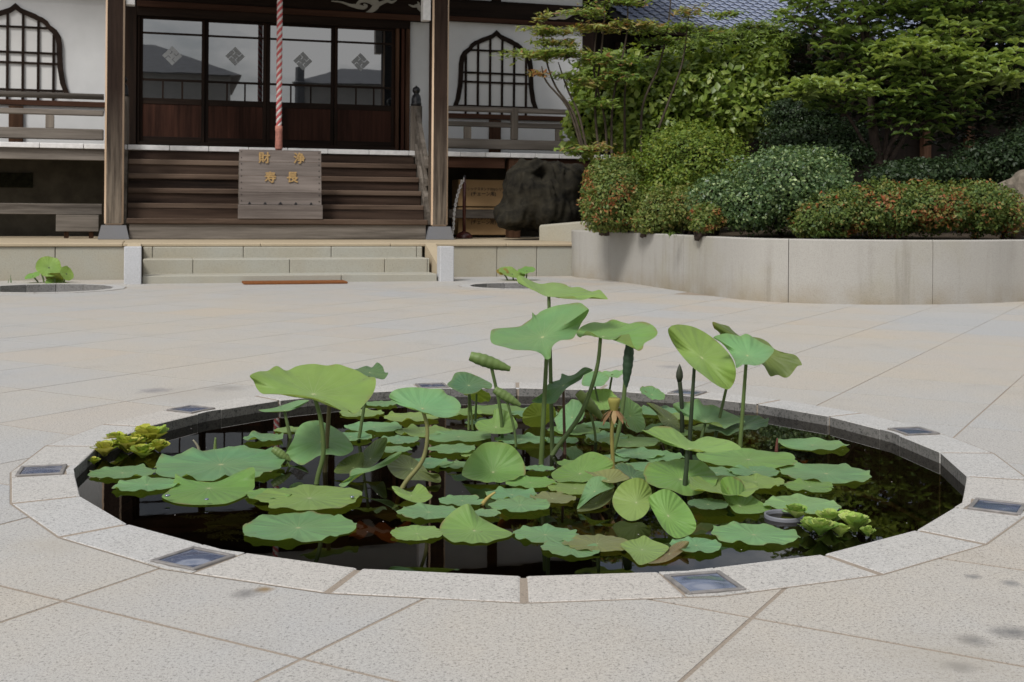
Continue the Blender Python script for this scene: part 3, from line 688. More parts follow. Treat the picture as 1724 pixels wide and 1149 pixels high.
B('door_jamb', M['dark_z'], -2.095, fu(235, 5.6, 100), VW - .05, VW + .1, 2.046, 4.398)
B('door_sill', M['dark_x'], -2.09, 2.60, VW - .04, VW + .12, 2.046, 2.19)
# four sliding doors
bd = [fu(235, 5.66, 100), fu(345, 5.66, 100), fu(449, 5.66, 100), fu(563, 5.66, 100), fu(664, 5.66, 100)]
def crest(uc, vc, zc, r, door):            # pale lozenge cut by four short slits
    a, g = r * 0.70, r * 0.05; m = MB(); h = math.sqrt(.5); k = a * .36
    T = lambda q: [(uc + (x - y) * h, zc + (x + y) * h) for x, y in q]
    for t in range(4):
        c, s = (1, 0, -1, 0)[t], (0, 1, 0, -1)[t]
        q = [(k + g, -k), (a, -k), (a, a), (k + g, a)]            # one side block, slit beside it
        m.prism(T([(x * c - y * s, x * s + y * c) for x, y in q]), vc - .003, vc)
        q = [(k, k * .2), (k + g, k * .2), (k + g, k), (k, k)]
        m.prism(T([(x * c - y * s, x * s + y * c) for x, y in q]), vc - .003, vc)
    m.prism(T([(-k, -k), (k, -k), (k, k), (-k, k)]), vc - .003, vc)
    m.build('crest', M['frost'], door)
for i in range(4):
    d = empty('sliding_door', parent=tp); u0, u1 = bd[i], bd[i + 1]; v = VW + (0.02 if i in (0, 3) else 0.055)
    z0, zg0, zg1, z1 = 2.192, 2.93, 4.36, 4.398; sw = 0.055 if i in (0, 3) else 0.062
    for a in (u0 + .003, u1 - sw - .003): B('stile', M['dark_z'], a, a + sw, v, v + .032, z0, z1, .005, d)
    gl0, gl1 = u0 + sw + .004, u1 - sw - .004
    B('bottom_rail', M['dark_x'], gl0, gl1, v + .002, v + .03, z0, z0 + .09, .004, d)
    B('lock_rail', M['dark_x'], gl0, gl1, v + .002, v + .03, zg0 - .07, zg0 + .035, .004, d)
    B('top_rail', M['dark_x'], gl0, gl1, v + .002, v + .03, zg1, z1, .003, d)
    B('wood_panel', M['door_z'], gl0, gl1, v + .012, v + .022, z0 + .091, zg0 - .071, 0, d)
    B('glass_pane', M['glass'], gl0, gl1, v + .014, v + .02, zg0 + .036, zg1 - .001, 0, d)
    zb = fac(500, 67, VW)[1]; B('glazing_bar', M['dark_x'], gl0, gl1, v + .001, v + .028, zb - .018, zb + .018, 0, d)
    zc = fac(500, 143, VW)[1]; B('glazing_bar', M['dark_x'], gl0, gl1, v + .001, v + .028, zc - .02, zc + .02, 0, d)
    for f in (0.34, 0.67): x = gl0 + (gl1 - gl0) * f; B('glazing_bar', M['dark_z'], x - .014, x + .014, v + .0015, v + .027, zg0 + .037, zc - .021, 0, d)
    cu, cz = fac((290, 396, 510, 607)[i], (94, 95, 103, 105)[i], v)
    crest(cu, v + .0115, cz, 0.175, d)
# bell-shaped windows
def bell_window(uc, half, z0, zt):
    wdw = empty('bell_window', parent=tp); Hh = zt - z0
    prof = [(1.0, 0.0), (.925, .12), (.875, .3), (.86, .45), (.855, .58), (.825, .68), (.76, .745), (.675, .785), (.635, .80), (.59, .845), (.50, .885), (.43, .90), (.36, .925), (.22, .955), (.1, .985), (0, 1.04)]
    inn = [(.905, 0.0), (.825, .12), (.775, .3), (.762, .45), (.755, .58), (.725, .66), (.665, .715), (.62, .735), (.575, .762), (.535, .80), (.46, .835), (.39, .85), (.32, .87), (.2, .90), (.09, .925), (0, .965)]
    def full(p): return [(uc + x * half, z0 + z * Hh) for x, z in p] + [(uc - x * half, z0 + z * Hh) for x, z in p[-2::-1]]
    o, i_ = full(prof), full(inn); n = len(o); m = MB()
    v = [(x, VW - .055, z) for x, z in o] + [(x, VW - .055, z) for x, z in i_] + [(x, VW - .002, z) for x, z in o] + [(x, VW - .002, z) for x, z in i_]
    f = []
    for k in range(n - 1):
        f += [(k, k + 1, n + k + 1, n + k), (k, 2 * n + k, 2 * n + k + 1, k + 1), (n + k, n + k + 1, 3 * n + k + 1, 3 * n + k)]
    m.add(v, f).build('window_frame', M['dark_x'], wdw)
    m = MB(); m.prism(i_, VW - .012, VW - .004).build('paper_screen', M['paper'], wdw)
    def top_at(x):
        for (x0, a), (x1, b) in zip(inn[:-1], inn[1:]):
            if x1 <= abs(x) <= x0: return a + (b - a) * (x0 - abs(x)) / (x0 - x1 + 1e-9)
        return 0
    def half_at(z):
        for (x0, a), (x1, b) in zip(inn[:-1], inn[1:]):
            if a <= z <= b: return x0 + (x1 - x0) * (z - a) / (b - a + 1e-9)
        return 0
    for x in (-.70, -.42, -.14, .14, .42, .70):
        B('lattice_bar', M['dark_z'], uc + x * half - .021, uc + x * half + .021, VW - .045, VW - .022, z0 - .12, z0 + top_at(x) * Hh + .01, 0, wdw)
    for z in (.035, .35, .47, .765):
        h = half_at(z) * half + .01; B('lattice_bar', M['dark_x'], uc - h, uc + h, VW - .042, VW - .0225, z0 + z * Hh - .018, z0 + z * Hh + .018, 0, wdw)
u0, z0 = fac(762, 182, VW - .05); u1, _ = fac(907, 184, VW - .05); uc, zt = fac(836, 56, VW - .05)
bell_window((u0 + u1) / 2, (u1 - u0) / 2, z0, zt)
uL, zL = fac(26, 11, VW - .05); uR, _ = fac(117, 155, VW - .05)
bell_window(uL, uR - uL, z0 + .02, zL)
# carved clouds painted pale on the dark beams
def ribbon(pts, wd, v, name='cloud_carving'):
    P = [np.array(fac(x, y, v)) for x, y in pts]
    Q = []                                     # Catmull-Rom
    for i in range(len(P) - 1):
        p0, p1, p2, p3 = P[max(i - 1, 0)], P[i], P[i + 1], P[min(i + 2, len(P) - 1)]
        for t in np.linspace(0, 1, 6, endpoint=False): Q.append((0.5 * (2 * p1 + (p2 - p0) * t + (2 * p0 - 5 * p1 + 4 * p2 - p3) * t * t + (3 * p1 - p0 - 3 * p2 + p3) * t ** 3), wd[i] + (wd[i + 1] - wd[i]) * t))
    Q.append((P[-1], wd[-1])); L, R_ = [], []
    for i, (p, w) in enumerate(Q):
        d = Q[min(i + 1, len(Q) - 1)][0] - Q[max(i - 1, 0)][0]; d = d / (np.linalg.norm(d) + 1e-9); nn = np.array([-d[1], d[0]]) * w / 2
        L.append(p + nn); R_.append(p - nn)
    m = MB(); k = len(L); vv = [(a[0], v, a[1]) for a in L] + [(a[0], v, a[1]) for a in R_] + [(a[0], v + .02, a[1]) for a in L] + [(a[0], v + .02, a[1]) for a in R_]
    f = []
    for i in range(k - 1): f += [(i, i + 1, k + i + 1, k + i), (i, 2 * k + i, 2 * k + i + 1, i + 1), (k + i, k + i + 1, 3 * k + i + 1, 3 * k + i)]
    m.add(vv, f); return m
vb = VW - .127
for segs in ([([(558, 2), (575, 4), (590, 9), (602, 11), (612, 13), (617, 10), (612, 7)], [.015, .03, .05, .09, .07, .05, .02]), ([(600, 10), (606, 3), (616, 0), (628, 2), (633, 9), (627, 17), (618, 22), (609, 25)], [.05, .06, .10, .16, .14, .09, .05, .01]), ([(630, 10), (641, 6), (652, 2), (660, 4), (668, 0)], [.14, .07, .05, .05, .02])],
             [([(688, 8), (696, 11), (703, 10), (707, 14), (710, 19)], [.01, .04, .07, .09, .05]), ([(703, 11), (705, 6), (703, 3)], [.06, .04, .01])]):
    m = MB()
    for k, (p, w) in enumerate(segs): r = ribbon(p, w, vb - .0015 * k); m.add(r.v, r.f)
    m.build('cloud_carving', M['carve'], tp)
m = MB(); vb = VW - .108
for k, (p, w) in enumerate([([(916, 28), (926, 31), (936, 31), (944, 27), (943, 22), (937, 22), (936, 27)], [.015, .035, .05, .06, .05, .05, .03]), ([(940, 30), (950, 28), (958, 24), (968, 22)], [.05, .12, .12, .04]), ([(952, 27), (955, 20), (959, 17)], [.09, .06, .02])]):
    r = ribbon(p, w, vb - .0015 * k); m.add(r.v, r.f)
m.build('cloud_carving', M['carve'], tp)
# white-ended bracket arms beside the porch pillars, porch beam and roofs above the frame
for u0 in (2.55, -2.235): B('bracket_arm', M['white_paint'], u0, u0 + .135, VP + .06, VP + .24, 4.22, 5.4, .006)
B('porch_beam', M['dark_x'], -2.22, 2.69, VP + .03, VP + .26, 5.0, 5.45, .02)
rf = empty('porch_roof', parent=tp)
m = MB(); m.prism([(1.9, 5.95), (6.3, 7.6), (6.3, 7.8), (1.9, 6.12)], -3.4, 3.9, 0); v_ = [(y, x, z) for x, y, z in m.v]; m2 = MB(); m2.add(v_, m.f); m2.build('roof_slope', M['tile_dark'], rf)
for k in range(24):
    u = -3.3 + k * 0.31; m = MB(); m.add([(u + a, v, z + q) for v, z in ((1.95, 5.85), (5.5, 7.18)) for a in (0, .09) for q in (-.06, .06)],
        [(0, 1, 3, 2), (4, 6, 7, 5), (0, 4, 5, 1), (2, 3, 7, 6), (0, 2, 6, 4), (1, 5, 7, 3)]); m.build('rafter', M['dark_y'], rf)
B('purlin', M['dark_x'], -3.3, 3.8, VP + .0, VP + .3, 6.05, 6.26, .01, rf)
rm = empty('main_roof', parent=tp)
for u0, u1 in ((-10.5, -3.45), (3.95, 7.6)):
    m = MB(); pr = [(4.2, 6.45), (9.5, 8.8), (9.5, 9.0), (4.2, 6.65)]
    m.add([(u, v, z) for u in (u0, u1) for v, z in pr], [(0, 1, 2, 3), (7, 6, 5, 4), (0, 4, 5, 1), (1, 5, 6, 2), (2, 6, 7, 3), (3, 7, 4, 0)]).build('roof_slope', M['tile_dark'], rm)
    k = 0
    while u0 + .1 + k * .34 < u1 - .1:
        u = u0 + .1 + k * .34; k += 1
        m = MB(); m.add([(u + a, v, z + q) for v, z in ((4.25, 6.38), (6.2, 7.24)) for a in (0, .09) for q in (-.06, .06)],
            [(0, 1, 3, 2), (4, 6, 7, 5), (0, 4, 5, 1), (2, 3, 7, 6), (0, 2, 6, 4), (1, 5, 7, 3)]); m.build('rafter', M['dark_y'], rm)
m = MB(); m.add([(u, v, z) for u in (-3.45, 3.95) for v, z in ((6.3, 7.6), (9.5, 8.8), (9.5, 9.0), (6.3, 7.8))], [(0, 1, 2, 3), (7, 6, 5, 4), (0, 4, 5, 1), (1, 5, 6, 2), (2, 6, 7, 3), (3, 7, 4, 0)]).build('roof_slope', M['tile_dark'], rm)
B('hall_back', M['dark_x'], -9.0, UC + .2, 8.9, 9.0, 0.52, 8.0, 0)
B('hall_end', M['plaster'], -9.0, -8.9, VW + .13, 8.88, 0.52, 7.5, 0)
B('inner_floor', M['dark_y'], -8.9, UC, VW + .21, 8.88, 1.98, 2.04, 0)
B('upper_wall', M['plaster'], -9.0, UC + .1, VW + .0, VW + .1, 6.151, 7.0, 0)

# ------------------------------------------------------------------ things on the platform
t = tf('bell_rope', 'red and white twisted bell rope hanging before the temple doors', 'rope')
ur, vr = fu(470, 3.75, 150), 3.75; zb = fac(470, 214, vr)[1]; zt = 5.05
for k in range(4):
    pts = []; n = 150
    for i in range(n + 1):
        z = zb - .05 + (zt - zb) * i / n; a = 2 * math.pi * (z / 0.235) + k * math.pi / 2
        pts.append((ur + .026 * math.cos(a), vr + .026 * math.sin(a), z))
    MB().tube(pts, 0.0245, 6).build('strand', M['red'] if k % 2 else M['white_cord'], t, smooth=True)
zw = fac(470, 253, vr)[1]
MB().lathe([(0.052, zw), (0.062, zw + .03), (0.056, zb - .08), (0.062, zb - .05), (0.06, zb + .01), (0.03, zb + .03)], (ur, vr, 0), 14).build('cloth_wrap', M['pinkwrap'], t, smooth=True)

bx = tf('offering_box', 'grey wooden offering box with gold characters on the stairs', 'offering box')
a0, a1 = fu(402, VP), fu(542, VP); v0 = VP + .0; zt = fac(470, 253, VP + .12)[1]; z0 = 0.847; zm = fac(470, 345, VP)[1]
B('base_board', M['box_x'], a0 - .01, a1 + .015, v0 - .03, v0, z0, zm - .004, .006, bx)
rows = [zm, zm + .20, zm + .47, zm + .70, zt]
lean = lambda z: v0 + .01 + (z - zm) * 0.10
for k in range(4):
    za, zc = rows[k] + .0025, rows[k + 1] - .0025; m = MB(); e = .004 * (k % 2)
    m.add([(u, lean(z) + dv - e, z) for u in (a0 + .012, a1 - .004) for z in (za, zc) for dv in (0, .03)], [(0, 1, 3, 2), (4, 6, 7, 5), (0, 4, 5, 1), (2, 3, 7, 6), (0, 2, 6, 4), (1, 5, 7, 3)])
    m.build('front_plank', M['box_x'], bx)
for u in (a0 + .014, a1 - .036):
    m = MB(); pr = [(v0 + .035, z0), (v0 + .29, z0), (v0 + .29, zt - .25), (lean(zt) + .032, zt - .005), (lean(zm) + .032, zm)]
    m.add([(x, a, b) for x in (u, u + .03) for a, b in pr], [(0, 1, 2, 3, 4), (9, 8, 7, 6, 5)] + [(i, i + 5, (i + 1) % 5 + 5, (i + 1) % 5) for i in range(5)]).build('side_board', M['grey_y'], bx)
m = MB()
for k in range(9):
    z = zm + .06 + (zt - zm - .1) * k / 8
    for u in (a0 + .045, a1 - .04): m.lathe([(0.011, 0), (0.011, .006), (0.004, .01)], (0, 0, 0), 6); b = m.v[-18:]; m.v[-18:] = [(u + p[0], lean(z) - p[2] - .002, z + p[1]) for p in b]
m.build('nail', M['nail'], bx, kind='stuff')
m = MB()
for k in range(5):
    u = a0 + (a1 - a0) * (.13 + .185 * k); s = .035 if k == 2 else .026
    m.prism([(u - s, zm + .004), (u + s, zm + .004), (u + s * .5, zm + .03), (u, zm + .045), (u - s * .5, zm + .03)], lean(zm) - .008, lean(zm) + .0)
m.build('scalloped_notch', M['black_metal'], bx)
def text_mesh(s, size, off=0.0, depth=0.0):
    c = bpy.data.curves.new('glyph', 'FONT'); c.body = s; c.size = size * S; c.align_x = 'CENTER'; c.align_y = 'CENTER'; c.offset = off * S; c.extrude = depth * S
    o = bpy.data.objects.new('glyph', c); COL.objects.link(o); dg = bpy.context.evaluated_depsgraph_get()
    me = bpy.data.meshes.new_from_object(o.evaluated_get(dg)); bpy.data.objects.remove(o); bpy.data.curves.remove(c); return me
def put_text(s, size, mat, parent, u, v, z, off=0.0, depth=0.0, name='character', tilt=0.0):
    src = text_mesh(s, size, 0.0, depth); vs = [tuple(v.co) for v in src.vertices]; fs = [tuple(p.vertices) for p in src.polygons]; V, Fc = [], []
    for i, (dx, dy) in enumerate(((0, 0), (off, 0), (-off, 0), (0, off), (0, -off))):      # brush-thick strokes
        k = len(V); V += [(x + dx * S, y + dy * S, z + i * .0004 * S) for x, y, z in vs]; Fc += [tuple(q + k for q in f) for f in fs]
    me = bpy.data.meshes.new(name); me.from_pydata(V, [], Fc); me.update(); me.materials.append(mat); bpy.data.meshes.remove(src)
    o = bpy.data.objects.new(name, me); COL.objects.link(o); o.parent = parent
    o.location = (u * S, v * S, z * S); o.rotation_euler = (math.pi / 2 - tilt, 0, 0); return o
for ch, px, py in (('財', 445, 267), ('浄', 504, 268), ('寿', 455, 300), ('長', 492, 300)):
    u, z = fac(px, py, VP + .05); put_text(ch, 0.19, M['gold'], bx, u, lean(z) - .019, z, 0.0055, 0.0015, 'gold_character', math.atan(0.10))

# boxes, stanchion and plank under the right veranda
uL, uR = fu(772, 4.75), fu(856, 4.75); v = 4.75
for (ya, yb, lab) in ((348, 303, 'upper cardboard box of two stacked under the veranda'), (396, 350, 'lower cardboard box under the veranda behind the grey plank')):
    za, zb2 = fac(810, ya, v)[1], fac(810, yb, v)[1]; za = max(za, PZ + .002)
    t = tf('cardboard_box', lab, 'cardboard box', 'stacked cardboard boxes'); ue = uR if yb < 320 else uR
    MB().box(uL, ue, v, v + .5, za, zb2, .006).build('carton', M['card'], t)
    zc = (za + zb2) / 2
    put_text('ベーシックスタンド32φシリーズ', 0.062, M['ink'], t, (uL + ue) / 2 + .02, v - .004, fac(815, 319 if yb < 320 else 369, v)[1], 0.0015, 0.0005, 'printed_text')
    put_text('(チェーン用)', 0.085, M['ink'], t, (uL + ue) / 2 + .0, v - .004, fac(815, 327 if yb < 320 else 375, v)[1], 0.002, 0.0005, 'printed_text')
o = tf('grey_plank', 'weathered grey plank lying across the front of the cardboard boxes', 'plank')
B('board', M['grey_x'], fu(756, 4.6), fu(842, 4.6), 4.6, 4.68, fac(800, 368, 4.6)[1], fac(800, 353, 4.6)[1], .008, o)
t = tf('barrier_stand', 'dark red barrier stand with a domed foot by the right pillar', 'barrier stand')
us, vv = fu(782, 4.0), 4.0; ztop = fac(780, 296, 4.0)[1]
MB().lathe([(0.15, PZ + .001), (0.15, PZ + .02), (0.135, PZ + .06), (0.095, PZ + .10), (0.045, PZ + .12), (0.03, PZ + .13)], (us, vv, 0), 20).build('domed_foot', M['stanchion'], t, smooth=True)
MB().lathe([(0.032, PZ + .128), (0.032, ztop - .14), (0.022, ztop - .13), (0.022, ztop - .05)], (us, vv, 0), 12).build('pole', M['stanchion'], t, smooth=True)
MB().lathe([(0.004, ztop - .05), (0.028, ztop - .035), (0.03, ztop - .02), (0.02, ztop), (0.004, ztop + .01)], (us, vv, 0), 10).build('knob', M['black_metal'], t, smooth=True)
t = tf('white_chain', 'white plastic chain hanging from the dark red barrier stand', 'chain')
A_, B_ = np.array([us - .02, vv - .03, fac(778, 303, 4.0)[1]]), np.array([fu(763, 3.8), 3.8, PZ + .02])
for k in range(26):
    f = k / 25; p = A_ + (B_ - A_) * f + np.array([-.045 * math.sin(math.pi * min(1, f * 1.2)) - .02 * (f > .02), 0, .0]); m = MB()
    ring = []
    for j in range(11):
        a = 2 * math.pi * j / 10; ring.append((p[0] + .018 * math.cos(a) * (1 if k % 2 else .25), p[1] + .018 * math.cos(a) * (.25 if k % 2 else 1), p[2] + .036 * math.sin(a)))
    m.tube(ring, .0095, 5, cap=False).build('link', M['white_chain'], t, smooth=True)
t = tf('door_mat', 'thin brown coir mat lying before the stone steps', 'mat')
u0, u1 = fu(408, -.15, 478), fu(577, -.15, 480)
m = MB(); 
for k in range(14):
    a = -0.42 + k * .0285; m.box(fu(408, 0, 477) - .01 * (k % 2), fu(577, 0, 480) + .01 * (k % 2), a, a + .026, 0.0015, 0.030, .005)
m.build('pile', M['mat'], t)
# ------------------------------------------------------------------ curved planter wall on the right
def catmull(P, n=8):
    P = [np.array(p, float) for p in P]; Q = []
    for i in range(len(P) - 1):
        p0, p1, p2, p3 = P[max(i - 1, 0)], P[i], P[i + 1], P[min(i + 2, len(P) - 1)]
        for t in np.linspace(0, 1, n, endpoint=False): Q.append(0.5 * (2 * p1 + (p2 - p0) * t + (2 * p0 - 5 * p1 + 4 * p2 - p3) * t * t + (3 * p1 - p0 - 3 * p2 + p3) * t ** 3))
    Q.append(P[-1]); return Q
WPIX = [(968, 467), (1010, 471), (1058, 477), (1150, 491), (1240, 504), (1327, 510), (1450, 513), (1570, 513), (1660, 511), (1724, 508)]
wp = [gp(*p)[:2] for p in WPIX]
wp = [wp[0] + np.array([-0.03, 0.6])] + wp + [wp[-1] + np.array([1.0, .45]), wp[-1] + np.array([2.6, 2.2]), wp[-1] + np.array([3.4, 6.5])]
wc = catmull(wp, 8); TOPZ = 0.715
pw = thing('planter_wall', 'curved pale concrete planter wall with streaky stains on the right', 'planter wall', (0, 0, 0))
def wpx(q): p = np.array([q[0], q[1], 0.35]) - CAM; return CX + F_ * (p @ RT) / p[1]
cuts = [0]; marks = [1155, 1327, 1571]; cur = 0
for mk in marks:
    j = min(range(len(wc)), key=lambda i: abs(wpx(wc[i]) - mk) + (1e6 if wc[i][1] > 19 or i <= cuts[-1] else 0)); cuts.append(j)
cuts += [min(cuts[-1] + 17, len(wc) - 12), len(wc) - 1]
nrm = []
for i in range(len(wc)):
    d = wc[min(i + 1, len(wc) - 1)] - wc[max(i - 1, 0)]; d = d / np.linalg.norm(d); nrm.append(np.array([-d[1], d[0]]))
for a, b in zip(cuts[:-1], cuts[1:]):
    m = MB(); n = b - a + 1; rows = []
    prof = [(0.0, -0.03), (0.0, TOPZ - .012), (.012, TOPZ), (.17, TOPZ), (.18, TOPZ - .012), (.18, 0.0)]
    for i in range(a, b + 1):
        q = wc[i].copy(); d = wc[min(i + 1, len(wc) - 1)] - wc[max(i - 1, 0)]; d /= np.linalg.norm(d)
        if i == a: q = q + d * .004
        if i == b: q = q - d * .004
        rows.append([(*(q + nrm[i] * o), z) for o, z in prof])
    k = len(prof); m.add([p for r in rows for p in r], [(i * k + j, (i + 1) * k + j, (i + 1) * k + j + 1, i * k + j + 1) for i in range(n - 1) for j in range(k - 1)] + [tuple(range(k)), tuple((n - 1) * k + j for j in range(k))[::-1]])
    m.build('wall_panel', M['concrete'], pw)
m = MB(); inner = [q + nn * .17 for q, nn in zip(wc, nrm)]
back = [(wc[-1][0] + .2, 34), (3.4, 34)]; poly = [tuple(p) for p in inner] + back
cen = np.mean([tuple(p) for p in inner], 0) + np.array([0.6, 3.0])
m.add([(*cen, TOPZ + .12)] + [(*p, TOPZ - .06) for p in poly], [(0, i + 1, (i + 1) % len(poly) + 1) for i in range(len(poly))])
m.build('planter_soil', M['dirt'], kind='structure')
# low coping block between the platform and the planter
t = tf('coping_block', 'pale stone coping block lying between the stump and the planter', 'stone block')
p0, p1 = at(908, 404, 20.2), at(1000, 404, 19.4)
q0, q1 = at(908, 379, 20.2), at(1000, 371, 19.4)
o_ = bpy.data.objects  # block between the two ends
d = (p1 - p0); d[2] = 0; d /= np.linalg.norm(d); bk = np.array([-d[1], d[0], 0]) * .35
m = MB(); zt0, zt1 = q0[2], q1[2]; e = .03
for (p, zt) in ((p0, zt0), (p1, zt1)):
    for oo, zz in ((0, PZ + .001), (0, zt - e), (e, zt), (.35 - e, zt), (.35, zt - e), (.35, PZ + .001)):
        m.v.append(tuple(np.array([p[0], p[1], 0]) + bk / .35 * oo + np.array([0, 0, zz])))
m.f = [(j, j + 6, (j + 1) % 6 + 6, (j + 1) % 6) for j in range(6)] + [tuple(range(6)), tuple(range(11, 5, -1))]; m.m = [0] * len(m.f)
ob = m.build('block', M['tan']); bpy.data.objects.remove(t); tag(ob, 'pale stone coping block lying between the stump and the planter', 'stone block'); ob.name = 'coping_block'

# old stump
def stump():
    parts = [((905, 330, 21.0), (62, 62), .8), ((925, 350, 20.9), (60, 44), .7), ((868, 365, 20.7), (34, 24), .5), ((848, 368, 20.6), (16, 17), .35), ((895, 300, 21.1), (38, 30), .55), ((960, 330, 21.2), (48, 55), .7), ((880, 350, 20.7), (24, 30), .5), ((930, 296, 21.1), (45, 24), .6)]
    bmv = MB()
    for (px, py, Y), (w, h), dp in parts:
        c = at(px, py, Y); rx, rz = w * Y / F_, h * Y / F_
        nu, nv = 20, 14; b = len(bmv.v)
        for i in range(nv + 1):
            for j in range(nu):
                a, e = 2 * math.pi * j / nu, math.pi * i / nv
                bmv.v.append((c[0] + rx * math.sin(e) * math.cos(a), c[1] + dp * math.sin(e) * math.sin(a), c[2] + rz * math.cos(e)))
        for i in range(nv):
            for j in range(nu): bmv.f.append((b + i * nu + j, b + i * nu + (j + 1) % nu, b + (i + 1) * nu + (j + 1) % nu, b + (i + 1) * nu + j)); bmv.m.append(0)
    o = bmv.build('tree_stump', M['stump'])
    md = o.modifiers.new('r', 'REMESH'); md.mode = 'VOXEL'; md.voxel_size = 0.045 * S
    dg = bpy.context.evaluated_depsgraph_get(); me = bpy.data.meshes.new_from_object(o.evaluated_get(dg)); o.modifiers.clear(); o.data = me
    n = len(me.vertices); co = np.zeros(n * 3); me.vertices.foreach_get('co', co); co = co.reshape(-1, 3); no = np.zeros(n * 3); me.vertices.foreach_get('normal', no); no = no.reshape(-1, 3)
    hc = at(913, 293, 20.3) * S
    for i in range(n):
        p = Vector(co[i] / S); r = mnoise.noise(Vector((p.x * 7, p.y * 7, p.z * 1.6))) * .06 + abs(mnoise.noise(Vector((p.x * 9 + 4, p.y * 5, p.z * 1.1 - p.x * 2)))) * -.13 + mnoise.noise(p * 3.1) * .09 + mnoise.noise(p * 14) * .02
        q = co[i] - hc; g = math.exp(-((q[0] / (.16 * S)) ** 2 + (q[2] / (.13 * S)) ** 2)) * .42 if q[1] < .6 * S else 0
        co[i] += no[i] * (r) * S + np.array([0, g * S, 0]); co[i][2] = max(co[i][2], (PZ + .002) * S)
    me.vertices.foreach_set('co', co.ravel()); me.polygons.foreach_set('use_smooth', [True] * len(me.polygons)); me.update()
    tag(o, 'big dark mossy tree stump with a hollow below the veranda', 'tree stump')
stump()
# rock in the planter
def blob_rock(name, px, py, Y, w, h, dp, seed, label):
    c = at(px, py, Y); rx, rz = w * Y / F_, h * Y / F_; m = MB(); nu, nv = 26, 16
    for i in range(nv + 1):
        for j in range(nu):
            a, e = 2 * math.pi * j / nu, math.pi * i / nv; q = Vector((math.sin(e) * math.cos(a), math.sin(e) * math.sin(a), math.cos(e)))
            k = 1 + .28 * mnoise.noise(q * 1.4 + Vector((seed, 0, 0))) + .10 * mnoise.noise(q * 4 + Vector((seed, 3, 0)))
            m.v.append((c[0] + rx * q.x * k, c[1] + dp * q.y * k, c[2] + rz * q.z * k))
    for i in range(nv):
        for j in range(nu): m.f.append((i * nu + j, i * nu + (j + 1) % nu, (i + 1) * nu + (j + 1) % nu, (i + 1) * nu + j)); m.m.append(0)
    tag(m.build(name, M['rock']), label, 'rock')
blob_rock('garden_rock', 1722, 345, 15.6, 42, 58, .35, 3.1, 'brown garden rock behind the low azalea at the right edge')

# ------------------------------------------------------------------ foliage
def leaves(name, mat, parent, P, Nn, size, aspect, tint, rng, fold=0.25, droop=0.0):
    """one mesh of many small folded leaves: P points, Nn facing directions, size lengths"""
    n = len(P); up = rng.normal(size=(n, 3)); T = np.cross(Nn, up); T /= np.linalg.norm(T, axis=1)[:, None] + 1e-9
    Nn = Nn / (np.linalg.norm(Nn, axis=1)[:, None] + 1e-9); Bn = np.cross(Nn, T)
    L = size[:, None]; Wd = L * aspect * .5
    a = P - T * L * .5; tip = P + T * L * .5 - Nn * L * droop; l_ = P + Bn * Wd + Nn * Wd * fold - T * L * .04; r_ = P - Bn * Wd + Nn * Wd * fold - T * L * .04
    V = np.stack([a, l_, tip, r_], 1).reshape(-1, 3) * S
    me = bpy.data.meshes.new(name); me.vertices.add(4 * n); me.vertices.foreach_set('co', V.ravel())
    idx = np.arange(n) * 4; tri = np.stack([idx, idx + 2, idx + 1, idx, idx + 3, idx + 2], 1).ravel()
    me.loops.add(6 * n); me.loops.foreach_set('vertex_index', tri.astype(np.int32)); me.polygons.add(2 * n)
    me.polygons.foreach_set('loop_start', np.arange(2 * n, dtype=np.int32) * 3); me.polygons.foreach_set('loop_total', np.full(2 * n, 3, dtype=np.int32))
    at_ = me.attributes.new('tint', 'FLOAT', 'POINT'); at_.data.foreach_set('value', np.repeat(tint, 4).astype(np.float32))
    me.materials.append(mat); me.update(calc_edges=True); me.validate()
    o = bpy.data.objects.new(name, me); COL.objects.link(o)
    if parent: o.parent = parent
    o['kind'] = 'stuff'; return o
def vnoise(P, f, seed): return np.array([mnoise.noise(Vector((p[0] * f + seed, p[1] * f, p[2] * f))) for p in P])
def blobs(specs, n, rng, shell=(0.72, 1.03), lump=0.12, upbias=0.45, jit=0.55, lf=2.2):
    """points in the outer part of ellipsoids given as (px, py, Y, half width px, half height px, half depth)"""
    w = np.array([s[3] * s[4] * (s[2] ** 2) for s in specs]); w = w / w.sum(); P, Nn = [], []
    for s, k in zip(specs, rng.multinomial(n, w)):
        c = at(s[0], s[1], s[2]); R = np.array([s[3] * s[2] / F_, s[5], s[4] * s[2] / F_])
        d = rng.normal(size=(k, 3)); d /= np.linalg.norm(d, axis=1)[:, None]
        flip = (d[:, 1] > 0.35) & (rng.random(k) < .75); d[flip, 1] *= -1
        r = rng.uniform(shell[0], shell[1], k) ** .7
        lum = 1 + lump * vnoise(d * R, lf / max(R.min(), .2), s[0] * .13)
        P.append(c + d * R * (r * lum)[:, None]); q = d / R; q /= np.linalg.norm(q, axis=1)[:, None]
        Nn.append(q + np.array([0, 0, upbias]) + rng.normal(size=(k, 3)) * jit)
    return np.concatenate(P), np.concatenate(Nn)
F = {}
F['azalea'] = foliage_mat('azalea_leaves', [(0.0, (0.052, 0.098, 0.025)), (0.45, (0.144, 0.201, 0.046)), (0.75, (0.241, 0.230, 0.063)), (0.86, (0.287, 0.144, 0.052)), (1.0, (0.368, 0.098, 0.040))], .3)
F['round'] = foliage_mat('clipped_leaves', [(0.0, (0.057, 0.109, 0.015)), (0.5, (0.143, 0.209, 0.026)), (1.0, (0.284, 0.292, 0.045))], .3)
F['holly'] = foliage_mat('small_holly_leaves', [(0.0, (0.030, 0.069, 0.025)), (0.5, (0.092, 0.155, 0.053)), (0.8, (0.196, 0.276, 0.098)), (1.0, (0.391, 0.483, 0.230))], .25, 0.4, 0.5)
